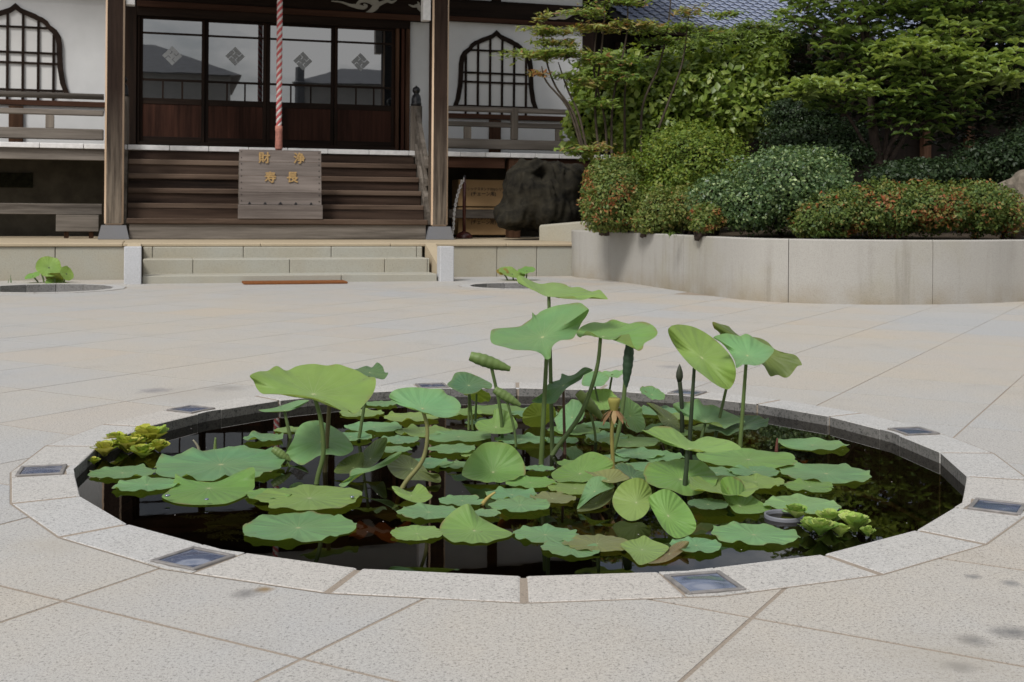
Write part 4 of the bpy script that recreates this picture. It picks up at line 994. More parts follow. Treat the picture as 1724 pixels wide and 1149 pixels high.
F['hedge'] = foliage_mat('broad_hedge_leaves', [(0.0, (0.083, 0.143, 0.024)), (0.5, (0.204, 0.286, 0.050)), (0.85, (0.308, 0.374, 0.083)), (1.0, (0.418, 0.451, 0.154))], .4, 0.4, 0.5)
F['nandina'] = foliage_mat('feathery_leaves', [(0.0, (0.083, 0.165, 0.039)), (0.45, (0.198, 0.286, 0.061)), (0.72, (0.330, 0.352, 0.121)), (0.85, (0.363, 0.264, 0.110)), (1.0, (0.396, 0.165, 0.083))], .4)
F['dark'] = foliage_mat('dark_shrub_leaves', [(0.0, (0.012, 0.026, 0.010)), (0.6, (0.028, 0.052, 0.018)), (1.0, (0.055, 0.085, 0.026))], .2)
F['tree'] = foliage_mat('tree_leaves', [(0.0, (0.070, 0.130, 0.036)), (0.5, (0.185, 0.270, 0.078)), (1.0, (0.34, 0.43, 0.15))], .40, 0.42, 0.5)
F['grass'] = foliage_mat('grass_blades', [(0.0, (0.07, 0.14, 0.02)), (1.0, (0.16, 0.24, 0.05))], .35)
def shrub(label, cat, specs, n, lsize, mat, seed, group=None, name='shrub', aspect=.55, shell=(0.60, 1.09), lump=.20, upbias=.45, jit=.7, tintf=None, stems=True, sv=.42, lf=3.0, fold=.25):
    rng = np.random.default_rng(seed); s0 = specs[0]
    t = thing(name, label, cat, (0, 0, 0), 0, group)
    P, Nn = blobs(specs, n, rng, shell, lump, upbias, jit, lf)
    for q in range(70):                    # stray shoots standing out of the clipped shape
        s_ = specs[rng.integers(len(specs))]; c_ = at(*s_[:3]); d = rng.normal(size=3) + np.array([0, -.5, .5]); d /= np.linalg.norm(d); R_ = np.array([s_[3] * s_[2] / F_, s_[5], s_[4] * s_[2] / F_])
        k = 9; f = np.linspace(.98, 1.06 + rng.random() * .16, k)[:, None]; P = np.concatenate([P, c_ + d * R_ * f + rng.normal(size=(k, 3)) * .014]); Nn = np.concatenate([Nn, rng.normal(size=(k, 3)) + d])
    ok = P[:, 2] > TOPZ + .0; P, Nn = P[ok], Nn[ok]
    tint = np.clip(rng.normal(.45, .2, len(P)), 0, 1) if tintf is None else tintf(P, rng)
    leaves('foliage', mat, t, P, Nn, lsize * rng.uniform(1 - sv, 1 + sv, len(P)), aspect, tint, rng, fold)
    m = MB(); hr = random.Random(seed + 77)  # solid dark cores added so the gaps between leaves read as shade
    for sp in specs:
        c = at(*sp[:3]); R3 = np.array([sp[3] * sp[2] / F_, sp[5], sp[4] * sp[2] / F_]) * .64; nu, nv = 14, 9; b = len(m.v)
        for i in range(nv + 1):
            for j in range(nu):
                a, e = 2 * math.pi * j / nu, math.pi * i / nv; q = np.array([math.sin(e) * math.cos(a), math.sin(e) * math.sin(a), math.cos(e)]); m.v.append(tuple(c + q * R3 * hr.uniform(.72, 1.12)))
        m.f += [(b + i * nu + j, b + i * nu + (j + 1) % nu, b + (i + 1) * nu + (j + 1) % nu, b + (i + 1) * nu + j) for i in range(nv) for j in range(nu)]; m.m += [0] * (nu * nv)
    m.v = [(x, y, max(z, TOPZ + .004)) for x, y, z in m.v]; m.build('shade_core', M['heart'], t, kind='stuff')
    if stems:
        m = MB(); c = at(*s0[:3]); rnd = random.Random(seed)
        for k in range(7):
            s = rnd.choice(specs); e = at(s[0] + rnd.uniform(-.6, .6) * s[3], s[1] - rnd.uniform(0, .5) * s[4], s[2]); b = np.array([s and at(*s[:3])[0] + rnd.uniform(-.1, .1), at(*s[:3])[1] + rnd.uniform(-.1, .1), TOPZ - .05])
            mid = (b + e) / 2 + np.array([rnd.uniform(-.08, .08), rnd.uniform(-.08, .08), .05]); m.tube([b, mid, e], [.03, .022, .008], 5)
        m.build('stem', M['bark'], t, smooth=True, kind='stuff')
    return t
def red_patch(th, amt, f=2.4, base=(.42, .16)):
    def g(P, rng):
        v = vnoise(P, f, 7.7) + .5 * vnoise(P, f * 3.1, 2.2); r = np.clip(rng.normal(base[0], base[1], len(P)), 0, .78)
        hot = (v > th) & (rng.random(len(P)) < amt * np.clip((v - th) * 3.0, .15, 1.0)); r[hot] = rng.uniform(.76, .98, hot.sum()); return r
    return g
shrub('rounded clipped shrub with fine bright green leaves behind the azaleas', 'shrub', [(1165, 285, 17.6, 98, 76, .95), (1140, 330, 17.3, 70, 55, .7)], 15000, .052, F['round'], 1, upbias=.7)
shrub('tall rounded azalea with bronze leaves at the left end of the planter', 'shrub', [(1032, 338, 17.2, 54, 58, .6), (1020, 300, 17.5, 38, 36, .45), (1048, 290, 17.6, 38, 30, .4), (1010, 355, 17.1, 32, 40, .4)], 11000, .05, F['azalea'], 2, tintf=red_patch(.02, .55, 2.8), aspect=.5)
shrub('low yellowish azalea between the bronze azalea and the holly', 'shrub', [(1112, 356, 16.6, 45, 40, .45), (1160, 350, 16.4, 45, 36, .45), (1090, 375, 16.5, 28, 24, .3)], 7000, .048, F['azalea'], 3, tintf=red_patch(.2, .2, base=(.5, .15)), aspect=.5)
shrub('small orange leaved azalea tuft under the speckled holly', 'shrub', [(1195, 365, 15.0, 28, 22, .22), (1182, 378, 14.9, 20, 16, .2)], 1600, .05, F['azalea'], 4, tintf=red_patch(-.15, .65), aspect=.5)
shrub('dense grey green holly with many small pale new leaves', 'shrub', [(1310, 320, 15.3, 95, 70, .8), (1345, 290, 15.8, 85, 44, .7), (1260, 345, 15.0, 50, 48, .5), (1215, 340, 15.4, 60, 45, .5), (1400, 340, 15.4, 55, 45, .6)], 19000, .047, F['holly'], 5, aspect=.62, jit=.8, lump=.16, tintf=lambda P, r: np.clip(r.beta(2, 3, len(P)) + .15 * (r.random(len(P)) < .12) * 3, 0, 1))
shrub('long low azalea hedge with orange leaves along the planter edge', 'shrub', [(1400, 362, 14.8, 62, 42, .5), (1480, 352, 14.8, 75, 48, .6), (1560, 350, 14.8, 80, 44, .6), (1640, 350, 14.9, 62, 46, .6), (1690, 358, 14.9, 30, 40, .5), (1360, 374, 14.5, 30, 28, .35)], 21000, .048, F['azalea'], 6, tintf=red_patch(.04, .62, 3.6, (.33, .2)), aspect=.5)
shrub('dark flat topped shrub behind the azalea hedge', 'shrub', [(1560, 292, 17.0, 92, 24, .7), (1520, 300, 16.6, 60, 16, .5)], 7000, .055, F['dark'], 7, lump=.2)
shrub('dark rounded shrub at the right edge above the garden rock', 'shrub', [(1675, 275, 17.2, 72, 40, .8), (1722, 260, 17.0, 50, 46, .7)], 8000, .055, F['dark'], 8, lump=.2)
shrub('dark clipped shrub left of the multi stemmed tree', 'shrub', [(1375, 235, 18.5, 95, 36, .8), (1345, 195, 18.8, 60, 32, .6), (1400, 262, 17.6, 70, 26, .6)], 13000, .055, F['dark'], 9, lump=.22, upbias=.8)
hspec = [(1210, 150, 20.2, 108, 70, .8), (1120, 165, 20.2, 88, 75, .7), (1060, 170, 20.4, 70, 85, .6), (1250, 185, 19.8, 62, 52, .6), (1010, 150, 20.6, 50, 60, .5), (1290, 112, 20.0, 30, 32, .4), (1120, 240, 19.8, 90, 40, .6), (985, 215, 20.2, 38, 50, .4)]
shrub('tall broadleaf hedge with glossy yellow green leaves behind the nandinas', 'hedge', hspec, 11500, .128, F['hedge'], 10, name='hedge', aspect=.62, jit=.75, lump=.34, shell=(.52, 1.10), sv=.4, upbias=.75, lf=4.2)
shrub('feathery green shrub growing above the top of the hedge', 'shrub', [(1235, 82, 20.8, 95, 34, .6), (1290, 70, 20.9, 60, 36, .5), (1170, 92, 20.6, 55, 26, .5)], 6500, .085, F['hedge'], 11, aspect=.3, jit=.5, lump=.3, upbias=1.1, tintf=lambda P, r: np.clip(r.normal(.38, .15, len(P)), 0, .8))

# nandinas: thin canes with flat feathery sprays
def nandina(label, canes, sprays, seed, lsize=.125, red=.06, dens=1.9):
    rng = np.random.default_rng(seed); t = thing('nandina', label, 'nandina', (0, 0, 0), 0, 'nandinas at the left end of the planter')
    for pts in canes: MB().tube(catmull([at(*p) for p in pts], 5), list(np.linspace(.024, .009, (len(pts) - 1) * 5 + 1)), 5).build('cane', M['bark2'], t, smooth=True)
    P, Nn, tn = [], [], []
    m = MB()
    for (px, py, Y, w, h, k, tc) in sprays:
        k = int(k * dens); c = at(px, py, Y); R = np.array([w * Y / F_, w * Y / F_ * .7, h * Y / F_])
        for j in range(max(3, k // 22)):                       # twigs of the spray
            d = rng.normal(size=3); d /= np.linalg.norm(d); d[2] *= .5; e = c + d * R * rng.uniform(.6, 1.05); mid = (c + e) / 2 + np.array([0, 0, .04]); m.tube([c - np.array([0, 0, R[2] * .3]), mid, e], [.008, .006, .003], 3, cap=False)
            q = 22; f = rng.uniform(.25, 1.08, q)[:, None]; pts = c + (e - c) * f + rng.normal(size=(q, 3)) * np.array([.07, .07, .022])
            P.append(pts); Nn.append(np.array([0, -.15, 1]) + rng.normal(size=(q, 3)) * .35); tn.append(np.where(rng.random(q) < red, rng.uniform(.8, 1, q), np.clip(rng.normal(tc, .12, q), 0, 1)))
    m.build('twigs', M['bark2'], t, kind='stuff')
    P = np.concatenate(P); leaves('foliage', F['nandina'], t, P, np.concatenate(Nn), lsize * rng.uniform(.6, 1.3, len(P)), .32, np.concatenate(tn), rng, .15)
nandina('slender nandina leaning left in front of the white temple wall',
        [[(985, 262, 18.6), (965, 190, 18.6), (935, 145, 18.7), (918, 95, 18.8), (912, 40, 18.8)], [(990, 265, 18.6), (975, 195, 18.6), (955, 150, 18.7), (940, 105, 18.7)], [(982, 262, 18.6), (958, 185, 18.6), (920, 138, 18.5), (912, 112, 18.5)]],
        [(925, 52, 18.8, 62, 16, 230, .62), (905, 92, 18.8, 74, 20, 330, .52), (955, 92, 18.7, 60, 22, 260, .45), (940, 72, 18.8, 55, 16, 190, .64), (900, 125, 18.6, 28, 12, 50, .9), (960, 130, 18.6, 36, 20, 110, .4), (914, 25, 18.8, 10, 20, 40, .72)], 21)
nandina('taller nandina with reddish sprays rising beside the temple corner',
        [[(1010, 270, 18.8), (1002, 180, 18.9), (1012, 90, 19.0), (1018, 20, 19.0), (1015, -30, 19.0)], [(1030, 270, 18.8), (1032, 170, 18.9), (1055, 60, 19.0), (1056, -20, 19.0)], [(1022, 272, 18.8), (1018, 200, 18.8), (1000, 120, 18.9), (1005, 50, 19.0)]],
        [(1010, 48, 19.0, 62, 13, 210, .72), (1060, 42, 19.0, 58, 14, 200, .66), (1000, 22, 19.0, 62, 14, 170, .5), (1040, 5, 19.0, 60, 16, 200, .45), (1005, 105, 18.9, 58, 22, 260, .45), (985, 140, 18.8, 45, 20, 150, .62), (1040, 130, 18.8, 52, 30, 220, .3), (1010, 175, 18.7, 45, 24, 160, .4), (975, 255, 18.4, 38, 26, 130, .4), (1005, 250, 18.4, 30, 22, 90, .7)], 22, red=.10)
nandina('third nandina with pale flower heads in front of the tiled roof',
        [[(1080, 270, 19.2), (1082, 180, 19.3), (1110, 110, 19.4), (1125, 40, 19.4), (1130, -10, 19.4)], [(1052, 270, 19.2), (1052, 160, 19.2), (1058, 100, 19.3)], [(1092, 260, 19.2), (1130, 160, 19.3), (1150, 100, 19.4), (1160, 20, 19.4)]],
        [(1090, 50, 19.4, 50, 14, 150, .5), (1150, 45, 19.4, 55, 12, 150, .45), (1160, 18, 19.4, 30, 22, 90, .74), (1120, 70, 19.4, 60, 12, 150, .42), (1060, 110, 19.3, 42, 24, 170, .2), (1200, 60, 19.4, 45, 18, 130, .4), (1215, 25, 19.6, 42, 14, 90, .5), (1262, 45, 19.7, 50, 16, 110, .42), (1310, 20, 19.7, 40, 16, 80, .45)], 23, red=.03)

# the multi stemmed tree
def tree(label, trunks, sprays, seed, mat, lsize, aspect=.42, name='garden_tree', cat='tree', group=None, whorl=7, tc=.5):
    rng = np.random.default_rng(seed); t = thing(name, label, cat, (0, 0, 0), 0, group)
    for pts, r0, nm in trunks: MB().tube(catmull([at(*p) for p in pts], 5), list(np.linspace(r0 * .7, r0 * .2, (len(pts) - 1) * 5 + 1)), 7).build(nm, M['bark'], t, smooth=True)
    P, Nn, sz, tn = [], [], [], []; m = MB()
    for (px, py, Y, w, h, dp, k, ts) in sprays:
        c = at(px, py, Y); R = np.array([w * Y / F_, dp, 1.7 * h * Y / F_])
        for j in range(int(k * 1.15)):
            d = rng.normal(size=3); d /= np.linalg.norm(d); e = c + d * R * rng.uniform(.35, 1.25)
            e[2] += R[2] * .25 * (1 - abs(d[0])); b = c + (e - c) * rng.uniform(.2, .6) - np.array([0, 0, .05]); m.tube([b, (b + e) / 2 + np.array([0, 0, .02]), e], [.010, .007, .004], 3, cap=False)
            a0 = rng.uniform(0, 6.28); q = whorl
            for i in range(q):
                a = a0 + 6.283 * i / q + rng.normal() * .25; dv = np.array([math.cos(a), math.sin(a), rng.uniform(-.25, .5)]); L = lsize * rng.uniform(.65, 1.2)
                P.append(e + dv * L * .5); Nn.append((dv, L)); tn.append(np.clip(rng.normal(ts, .15), 0, 1))
    m.build('twigs', M['bark2'], t, kind='stuff')
    n = len(P); P = np.array(P); D = np.array([x[0] / np.linalg.norm(x[0]) for x in Nn]); L = np.array([x[1] for x in Nn])[:, None]
    side = np.cross(D, np.array([0, 0, 1.0]) + rng.normal(size=(n, 3)) * .3); side /= np.linalg.norm(side, axis=1)[:, None]; nn = np.cross(side, D)
    w = L * aspect * .5; V = np.stack([P - D * L * .5, P + side * w + nn * w * .3, P + D * L * .18 + side * w * .85 + nn * w * .3, P + D * L * .5 - np.array([0, 0, .18]) * L, P + D * L * .18 - side * w * .85 + nn * w * .3, P - side * w + nn * w * .3], 1).reshape(-1, 3) * S
    me = bpy.data.meshes.new('foliage'); me.vertices.add(6 * n); me.vertices.foreach_set('co', V.ravel()); ix = np.arange(n) * 6
    tri = np.stack([ix, ix + 3, ix + 2, ix, ix + 2, ix + 1, ix, ix + 4, ix + 3, ix, ix + 5, ix + 4], 1).ravel().astype(np.int32)
    me.loops.add(12 * n); me.loops.foreach_set('vertex_index', tri); me.polygons.add(4 * n)
    me.polygons.foreach_set('loop_start', np.arange(4 * n, dtype=np.int32) * 3); me.polygons.foreach_set('loop_total', np.full(4 * n, 3, dtype=np.int32))
    a_ = me.attributes.new('tint', 'FLOAT', 'POINT'); a_.data.foreach_set('value', np.repeat(np.array(tn), 6).astype(np.float32)); me.materials.append(mat); me.update(calc_edges=True); me.validate()
    o = bpy.data.objects.new('foliage', me); COL.objects.link(o); o.parent = t; o['kind'] = 'stuff'; return t
BY = 17.6
tree('multi stemmed garden tree with whorls of light green leaves', [
    ([(1478, 290, BY), (1466, 200, BY), (1470, 130, BY), (1452, 60, BY), (1432, -40, BY)], .085, 'trunk'),
    ([(1482, 290, BY), (1468, 190, BY), (1462, 90, BY + .1), (1454, 0, BY + .1), (1450, -60, BY + .1)], .10, 'trunk'),
    ([(1490, 285, BY), (1530, 225, BY - .1), (1580, 195, BY - .2), (1635, 172, BY - .4), (1680, 150, BY - .5)], .06, 'limb'),
    ([(1486, 285, BY), (1502, 240, BY - .1), (1540, 205, BY - .1), (1570, 175, BY - .2), (1610, 150, BY - .2)], .05, 'limb'),
    ([(1492, 285, BY), (1520, 190, BY + .2), (1600, 130, BY + .3), (1650, 80, BY + .4), (1690, 20, BY + .4)], .06, 'limb'),
    ([(1484, 285, BY), (1505, 170, BY + .1), (1540, 90, BY + .2), (1560, 0, BY + .2)], .05, 'limb'),
    ([(1474, 280, BY), (1440, 215, BY - .2), (1418, 185, BY - .3), (1390, 160, BY - .4)], .045, 'limb'),
    ([(1470, 150, BY), (1430, 90, BY), (1385, 60, BY), (1330, 25, BY)], .04, 'limb')],
    [(1545, 95, BY - .5, 75, 18, .55, 54, .78), (1600, 68, BY - .4, 60, 16, .5, 36, .78), (1610, 110, BY - .6, 60, 18, .4, 50, .8), (1665, 128, BY - .8, 56, 18, .5, 42, .8), (1705, 118, BY - .8, 36, 24, .4, 30, .85), (1500, 100, BY - .3, 50, 22, .4, 50, .62), (1560, 140, BY - .5, 75, 24, .5, 66, .5), (1395, 152, BY - .6, 68, 11, .45, 46, .85), (1345, 158, BY - .5, 30, 9, .3, 16, .8), (1420, 174, BY - .4, 55, 12, .4, 18, .35),
     (1415, 45, BY, 60, 34, .6, 40, .5), (1350, 18, BY, 40, 24, .5, 18, .5), (1490, 15, BY, 60, 30, .6, 44, .45), (1570, 15, BY, 70, 26, .6, 50, .45), (1640, 25, BY, 70, 30, .7, 56, .4), (1700, 25, BY, 50, 35, .7, 40, .35), (1420, 100, BY + .2, 50, 30, .5, 50, .4), (1530, 190, BY - .3, 60, 24, .4, 40, .25), (1610, 190, BY - .5, 50, 18, .4, 26, .3), (1420, -60, BY, 120, 55, .9, 160, .5), (1580, -70, BY, 140, 60, 1.0, 190, .5), (1690, -60, BY, 90, 60, 1.0, 110, .5), (1450, -170, BY, 150, 80, 1.2, 190, .5), (1620, -190, BY, 150, 80, 1.2, 190, .5), (1540, -290, BY, 150, 70, 1.2, 150, .5)], 31, F['tree'], .185, aspect=.36)
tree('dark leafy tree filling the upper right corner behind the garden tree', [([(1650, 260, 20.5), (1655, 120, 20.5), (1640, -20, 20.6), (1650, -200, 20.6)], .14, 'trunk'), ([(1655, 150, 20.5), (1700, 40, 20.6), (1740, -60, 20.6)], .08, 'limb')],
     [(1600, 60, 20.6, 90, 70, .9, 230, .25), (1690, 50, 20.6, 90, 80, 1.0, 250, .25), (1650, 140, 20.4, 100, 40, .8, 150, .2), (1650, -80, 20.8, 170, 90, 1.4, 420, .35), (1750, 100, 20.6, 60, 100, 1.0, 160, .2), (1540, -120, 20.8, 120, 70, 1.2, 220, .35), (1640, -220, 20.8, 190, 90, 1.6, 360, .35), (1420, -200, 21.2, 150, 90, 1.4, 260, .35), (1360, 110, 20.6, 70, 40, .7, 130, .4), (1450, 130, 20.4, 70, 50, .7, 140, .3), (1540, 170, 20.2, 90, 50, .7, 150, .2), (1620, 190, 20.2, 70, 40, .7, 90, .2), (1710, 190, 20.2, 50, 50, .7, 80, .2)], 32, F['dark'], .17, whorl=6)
for (px, py, Y, lab, sd) in ((1128, 398, 15.3, 'tuft of long grass drooping over the planter edge', 41), (1385, 396, 13.75, 'bright green grass tuft at the planter rim below the azalea', 42)):
    rng = random.Random(sd); t = thing('grass_tuft', lab, 'grass tuft', at(px, py, Y)); m = MB()
    for k in range(14):
        a = rng.uniform(0, 6.28); L = rng.uniform(.12, .3); w = .009; dx, dy = math.cos(a), math.sin(a) * .7; pts = []
        for i in range(5):
            f = i / 4; pts.append((dx * L * f * .8, dy * L * f * .8, .10 + L * (f * .9 - f * f * 1.0)))
        for i, p in enumerate(pts):
            ww = w * (1 - i / 4.5); m.v += [(p[0] - dy * ww, p[1] + dx * ww, p[2] - .1), (p[0] + dy * ww, p[1] - dx * ww, p[2] - .1)]
        b = len(m.v) - 10; m.f += [(b + 2 * i, b + 2 * i + 1, b + 2 * i + 3, b + 2 * i + 2) for i in range(4)]; m.m += [0] * 4
    o = m.build('blades', F['grass'], t); at2 = o.data.attributes.new('tint', 'FLOAT', 'POINT'); at2.data.foreach_set('value', [rng.random() for _ in o.data.vertices]); o['kind'] = 'stuff'

# ------------------------------------------------------------------ tiled side wing behind the garden
E0, E1 = at(1085, 46, 24.0), at(1724, 78, 27.4)
wd = E1 - E0; ang = math.atan2(wd[1], wd[0]); Lw = math.hypot(wd[0], wd[1]); zE = (E0[2] + E1[2]) / 2
wg = thing('side_wing', 'dark side building with blue grey tiled roof behind the trees', 'building', (E0[0], E0[1], 0), ang)
pit = math.radians(25); cp, sp_ = math.cos(pit), math.sin(pit); RL = Lw + 6; RW = 4.6
def rpt(x, s, h=0): return (x, s * cp - h * sp_, zE + s * sp_ + h * cp)
m = MB(); m.add([rpt(x, s, h) for x in (-.3, RL) for s in (0, RW) for h in (-.16, -.03)], [(0, 1, 3, 2), (4, 6, 7, 5), (0, 4, 5, 1), (2, 3, 7, 6), (0, 2, 6, 4), (1, 5, 7, 3)]).build('roof_deck', M['tile_dark'], wg)
m = MB(); prof = [(0.0, .035), (.03, .055), (.07, .045), (.12, .012), (.18, .0), (.245, .012)]; TL = .30
v = []
for s, hh in ((0, .02), (TL, -.012)):
    for x, h in prof: v.append((x, s * cp - (h + hh) * sp_, s * sp_ + (h + hh) * cp))
for x, h in prof: v.append((x, -(h - .02) * sp_, (h - .02) * cp))
m.add(v, [(i, i + 1, i + 7, i + 6) for i in range(5)] + [(12 + i, 13 + i, i + 1, i) for i in range(5)])
t0 = m.build('roof_tile', M['tile'], wg); first = True
for c in range(26):
    for r in range(11):
        x, s = c * .247 - .3, r * .262 - .05; loc = (x, s * cp, zE + s * sp_)
        if first: t0.location = Vector(loc) * S; first = False
        else: clone(t0, wg, loc)
m = MB()
for c in range(26, int(RL / .247)):
    for r in range(11):
        x, s = c * .247 - .3, r * .262 - .05; m.add([(p[0] + x, p[1] + s * cp, p[2] + zE + s * sp_) for p in v], [(i, i + 1, i + 7, i + 6) for i in range(5)] + [(12 + i, 13 + i, i + 1, i) for i in range(5)])
m.build('roof_tiles', M['tile'], wg, kind='stuff')
MB().box(-.3, RL, -.05, .02, zE - .2, zE - .05).build('eave_board', M['dark_x'], wg)
MB().box(.0, RL, 1.3, 1.4, .5, zE + .4).build('front_wall', M['wing'], wg)
MB().box(.05, 1.3, 1.26, 1.295, zE - .75, zE - .25).build('plaster_panel', M['plaster'], wg)
for px, mt in ((1607, 'red_z'), (1690, 'red_z'), (1330, 'dark_z'), (1450, 'dark_z'), (1190, 'dark_z')):
    k = (px - 1085) / (1724 - 1085) * Lw; MB().box(k - .1, k + .1, 1.08, 1.25, .5, zE - .1, .01).build('wing_post', M[mt], wg)
MB().box(-.2, RL, .9, 1.0, zE - .5, zE - .28).build('wing_beam', M['dark_x'], wg)
for k in range(int(RL / .4)):
    x = k * .4; m = MB(); m.add([(x + a, y, z + q) for y, z in ((.04, zE - .1), (1.3, zE + .45)) for a in (0, .07) for q in (-.05, .05)], [(0, 1, 3, 2), (4, 6, 7, 5), (0, 4, 5, 1), (2, 3, 7, 6), (0, 2, 6, 4), (1, 5, 7, 3)]); m.build('rafter', M['dark_y'], wg)
# gable end of the hall roof beside the corner
gb = tf('hall_gable', 'grey weathered eave boards at the corner of the hall', 'gable')
B('barge_board', M['grey_y'], UC + .30, UC + .62, VW + .4, VW + .9, 4.9, 6.2, .01, gb); B('corner_wall', M['wing'], UC + .27, UC + 1.7, VW + .95, VW + 1.05, .52, 6.1, 0, gb)

# ------------------------------------------------------------------ houses across the street behind the camera (seen in the door glass)
def mirror_pt(px, py, D):     # where the line of sight, folded at the door glass, is after D units
    d = ray(px, py); d = d / np.linalg.norm(d); t = ((FO + FV * (VW + .03) - CAM) @ FV) / (d @ FV); hit = CAM + d * t
    r = d - 2 * (d @ FV) * FV; return hit + r * (D - t)
def house(label, pl_, pr_, zr0, zr1, zeave, depth, rx0, rx1, seed):
    d = (pr_ - pl_); d[2] = 0; L = np.linalg.norm(d); an = math.atan2(d[1], d[0]); t = thing('town_house', label, 'house', (pl_[0], pl_[1], 0), an, 'houses across the street')
    MB().box(0, L, -depth, 0, 0, zeave, 0).build('wall', M['house_wall'], t)
    o = .5; m = MB(); m.add([(-o, o, zeave), (L + o, o, zeave), (L + o, -depth - o, zeave), (-o, -depth - o, zeave), (rx0, -depth / 2, zr0), (rx1, -depth / 2, zr1)], [(0, 1, 5, 4), (2, 3, 4, 5), (3, 0, 4), (1, 2, 5), (3, 2, 1, 0)]).build('roof', M['tile_dark'], t)
    for k in range(4):
        x = L * (.12 + .22 * k)
        f = MB().box(x, x + L * .1, .001, .05, zeave * .55, zeave * .82).build('window', M['frame'], t)
        MB().box(x + .12, x + L * .1 - .12, .051, .06, zeave * .55 + .12, zeave * .82 - .12).build('pane', M['glass'], f)
    return t, L
D_ = 58
def put_house(label, x0, x1, xr0, xr1, yr, ye, D, depth, seed):
    p, q = mirror_pt(x0, 160, D), mirror_pt(x1, 160, D); out = mirror_pt(x0, 160, D + 5) - p
    d = q - p; an = math.atan2(d[1], d[0])
    if math.sin(an) * out[0] - math.cos(an) * out[1] < 0: p, q = q, p
    d = q - p; d[2] = 0; d /= np.linalg.norm(d); rr = sorted(float((mirror_pt(x, 160, D + depth / 2) - p) @ d) for x in (xr0, xr1))
    return house(label, p, q, mirror_pt((xr0 + xr1) / 2, yr, D + depth / 2)[2], mirror_pt((xr0 + xr1) / 2, yr, D + depth / 2)[2], mirror_pt((x0 + x1) / 2, ye, D)[2], depth, rr[0], rr[1], seed)
put_house('grey house with a tall dark roof across the street', 180, 388, 200, 262, 74, 124, D_, 9, 1)
put_house('low dark roofed house with a chimney across the street', 510, 720, 575, 680, 117, 143, D_ + 2, 8, 2)
pc_ = mirror_pt(505, 160, D_ + 2); zc_ = mirror_pt(505, 112, D_ + 2)[2]
t = thing('chimney_stack', 'dark square chimney pole beside the low house', 'chimney', (pc_[0], pc_[1], 0)); MB().box(-.18, .18, -.18, .18, 0, zc_, .02).build('shaft', M['tile_dark'], t)
# ------------------------------------------------------------------ lotus leaves
TINT = {'b': (0.176, 0.360, 0.158), 'g': (0.190, 0.360, 0.088), 'y': (0.240, 0.375, 0.098), 'd': (0.070, 0.170, 0.085), 'o': (0.105, 0.145, 0.034), 'l': (0.215, 0.39, 0.170), 'p': (0.225, 0.240, 0.095), 'r': (0.21, 0.22, 0.07)}
GL = 'lotus leaves growing in the big pond'
def blade(R, seed, wave=.05, wk=5, cup=.0, qx=.0, qy=.0, qxy=.0, flips=(), dimple=.07, edge=.02, lift=False, rings=11, seg=72, asp=1.0, notch=()):
    """leaf in its own frame: x along the long axis, y across, z up; returns verts and polar uv"""
    rn = random.Random(seed); ph = [rn.uniform(0, 6.28) for _ in range(6)]; am = [rn.uniform(.5, 1) for _ in range(6)]
    V, UV = [], []
    for i in range(rings + 1):
        r = (i / rings) ** .8
        for j in range(seg):
            th = 2 * math.pi * j / seg
            ed = 1 + edge * (am[0] * math.sin(3 * th + ph[0]) + am[1] * math.sin(5 * th + ph[1]) + .6 * am[2] * math.sin(9 * th + ph[2]) + .5 * am[3] * math.sin(14 * th + ph[3]) + .42 * am[4] * math.sin(21 * th + ph[4])) * r * r
            for (na, nw, nd) in notch:
                dd = (th - na + math.pi) % (2 * math.pi) - math.pi; ed -= nd * math.exp(-(dd / nw) ** 2) * r ** 3
            x, y = r * math.cos(th) * ed, r * math.sin(th) * ed * asp
            s = am[0] * math.sin(wk * th + ph[4]) + .6 * am[1] * math.sin((wk + 3) * th + ph[5]) + .35 * am[4] * math.sin((2 * wk + 3) * th + ph[1])
            if lift: s = max(s, 0) * 1.1 - .03
            h = cup * r * r + qx * x * x + qy * y * y + qxy * x * y + wave * s * r ** 2.6 - dimple * math.exp(-(r / .17) ** 2)
            p = np.array([x, y, h])
            for (fa, off, kap) in flips:             # roll the part beyond a line up (or down, kap < 0)
                c, sn = math.cos(fa), math.sin(fa); u = p[0] * c + p[1] * sn - off
                if u > 0:
                    w_ = -p[0] * sn + p[1] * c; K = abs(kap); sg = 1 if kap > 0 else -1
                    uu = math.sin(K * u) / K; hh = (1 - math.cos(K * u)) / K * sg; z0 = p[2]
                    nx = off + uu - sg * z0 * math.sin(K * u) * .9; p = np.array([nx * c - w_ * sn, nx * sn + w_ * c, hh + z0 * math.cos(K * u)])
            V.append(p * R); UV.append((r, j / seg))
    return np.array(V), UV, rings, seg
def leaf_mesh(V, UV, rings, seg, name='leaf_blade'):
    me = bpy.data.meshes.new(name); f = []; uvs = []
    for i in range(rings):
        for j in range(seg):
            j2 = (j + 1) % seg; f.append((i * seg + j, (i + 1) * seg + j, (i + 1) * seg + j2, i * seg + j2))
            u1 = (j + 1) / seg; uvs += [(UV[i * seg][0], j / seg), (UV[(i + 1) * seg][0], j / seg), (UV[(i + 1) * seg][0], u1), (UV[i * seg][0], u1)]
    me.from_pydata([tuple(p * S) for p in V], [], f); ul = me.uv_layers.new(name='polar'); ul.data.foreach_set('uv', [c for q in uvs for c in q])
    me.polygons.foreach_set('use_smooth', [True] * len(f)); me.materials.append(M['lotus']); me.update(); return me
def colour(o, tint, seed, k=.14):
    rn = random.Random(seed * 7 + 3); c = TINT[tint] if isinstance(tint, str) else tint; v = 1 + rn.uniform(-k, k); o.color = (c[0] * v * (1 + rn.uniform(-.08, .08)), c[1] * v, c[2] * v * (1 + rn.uniform(-.1, .1)), 1)
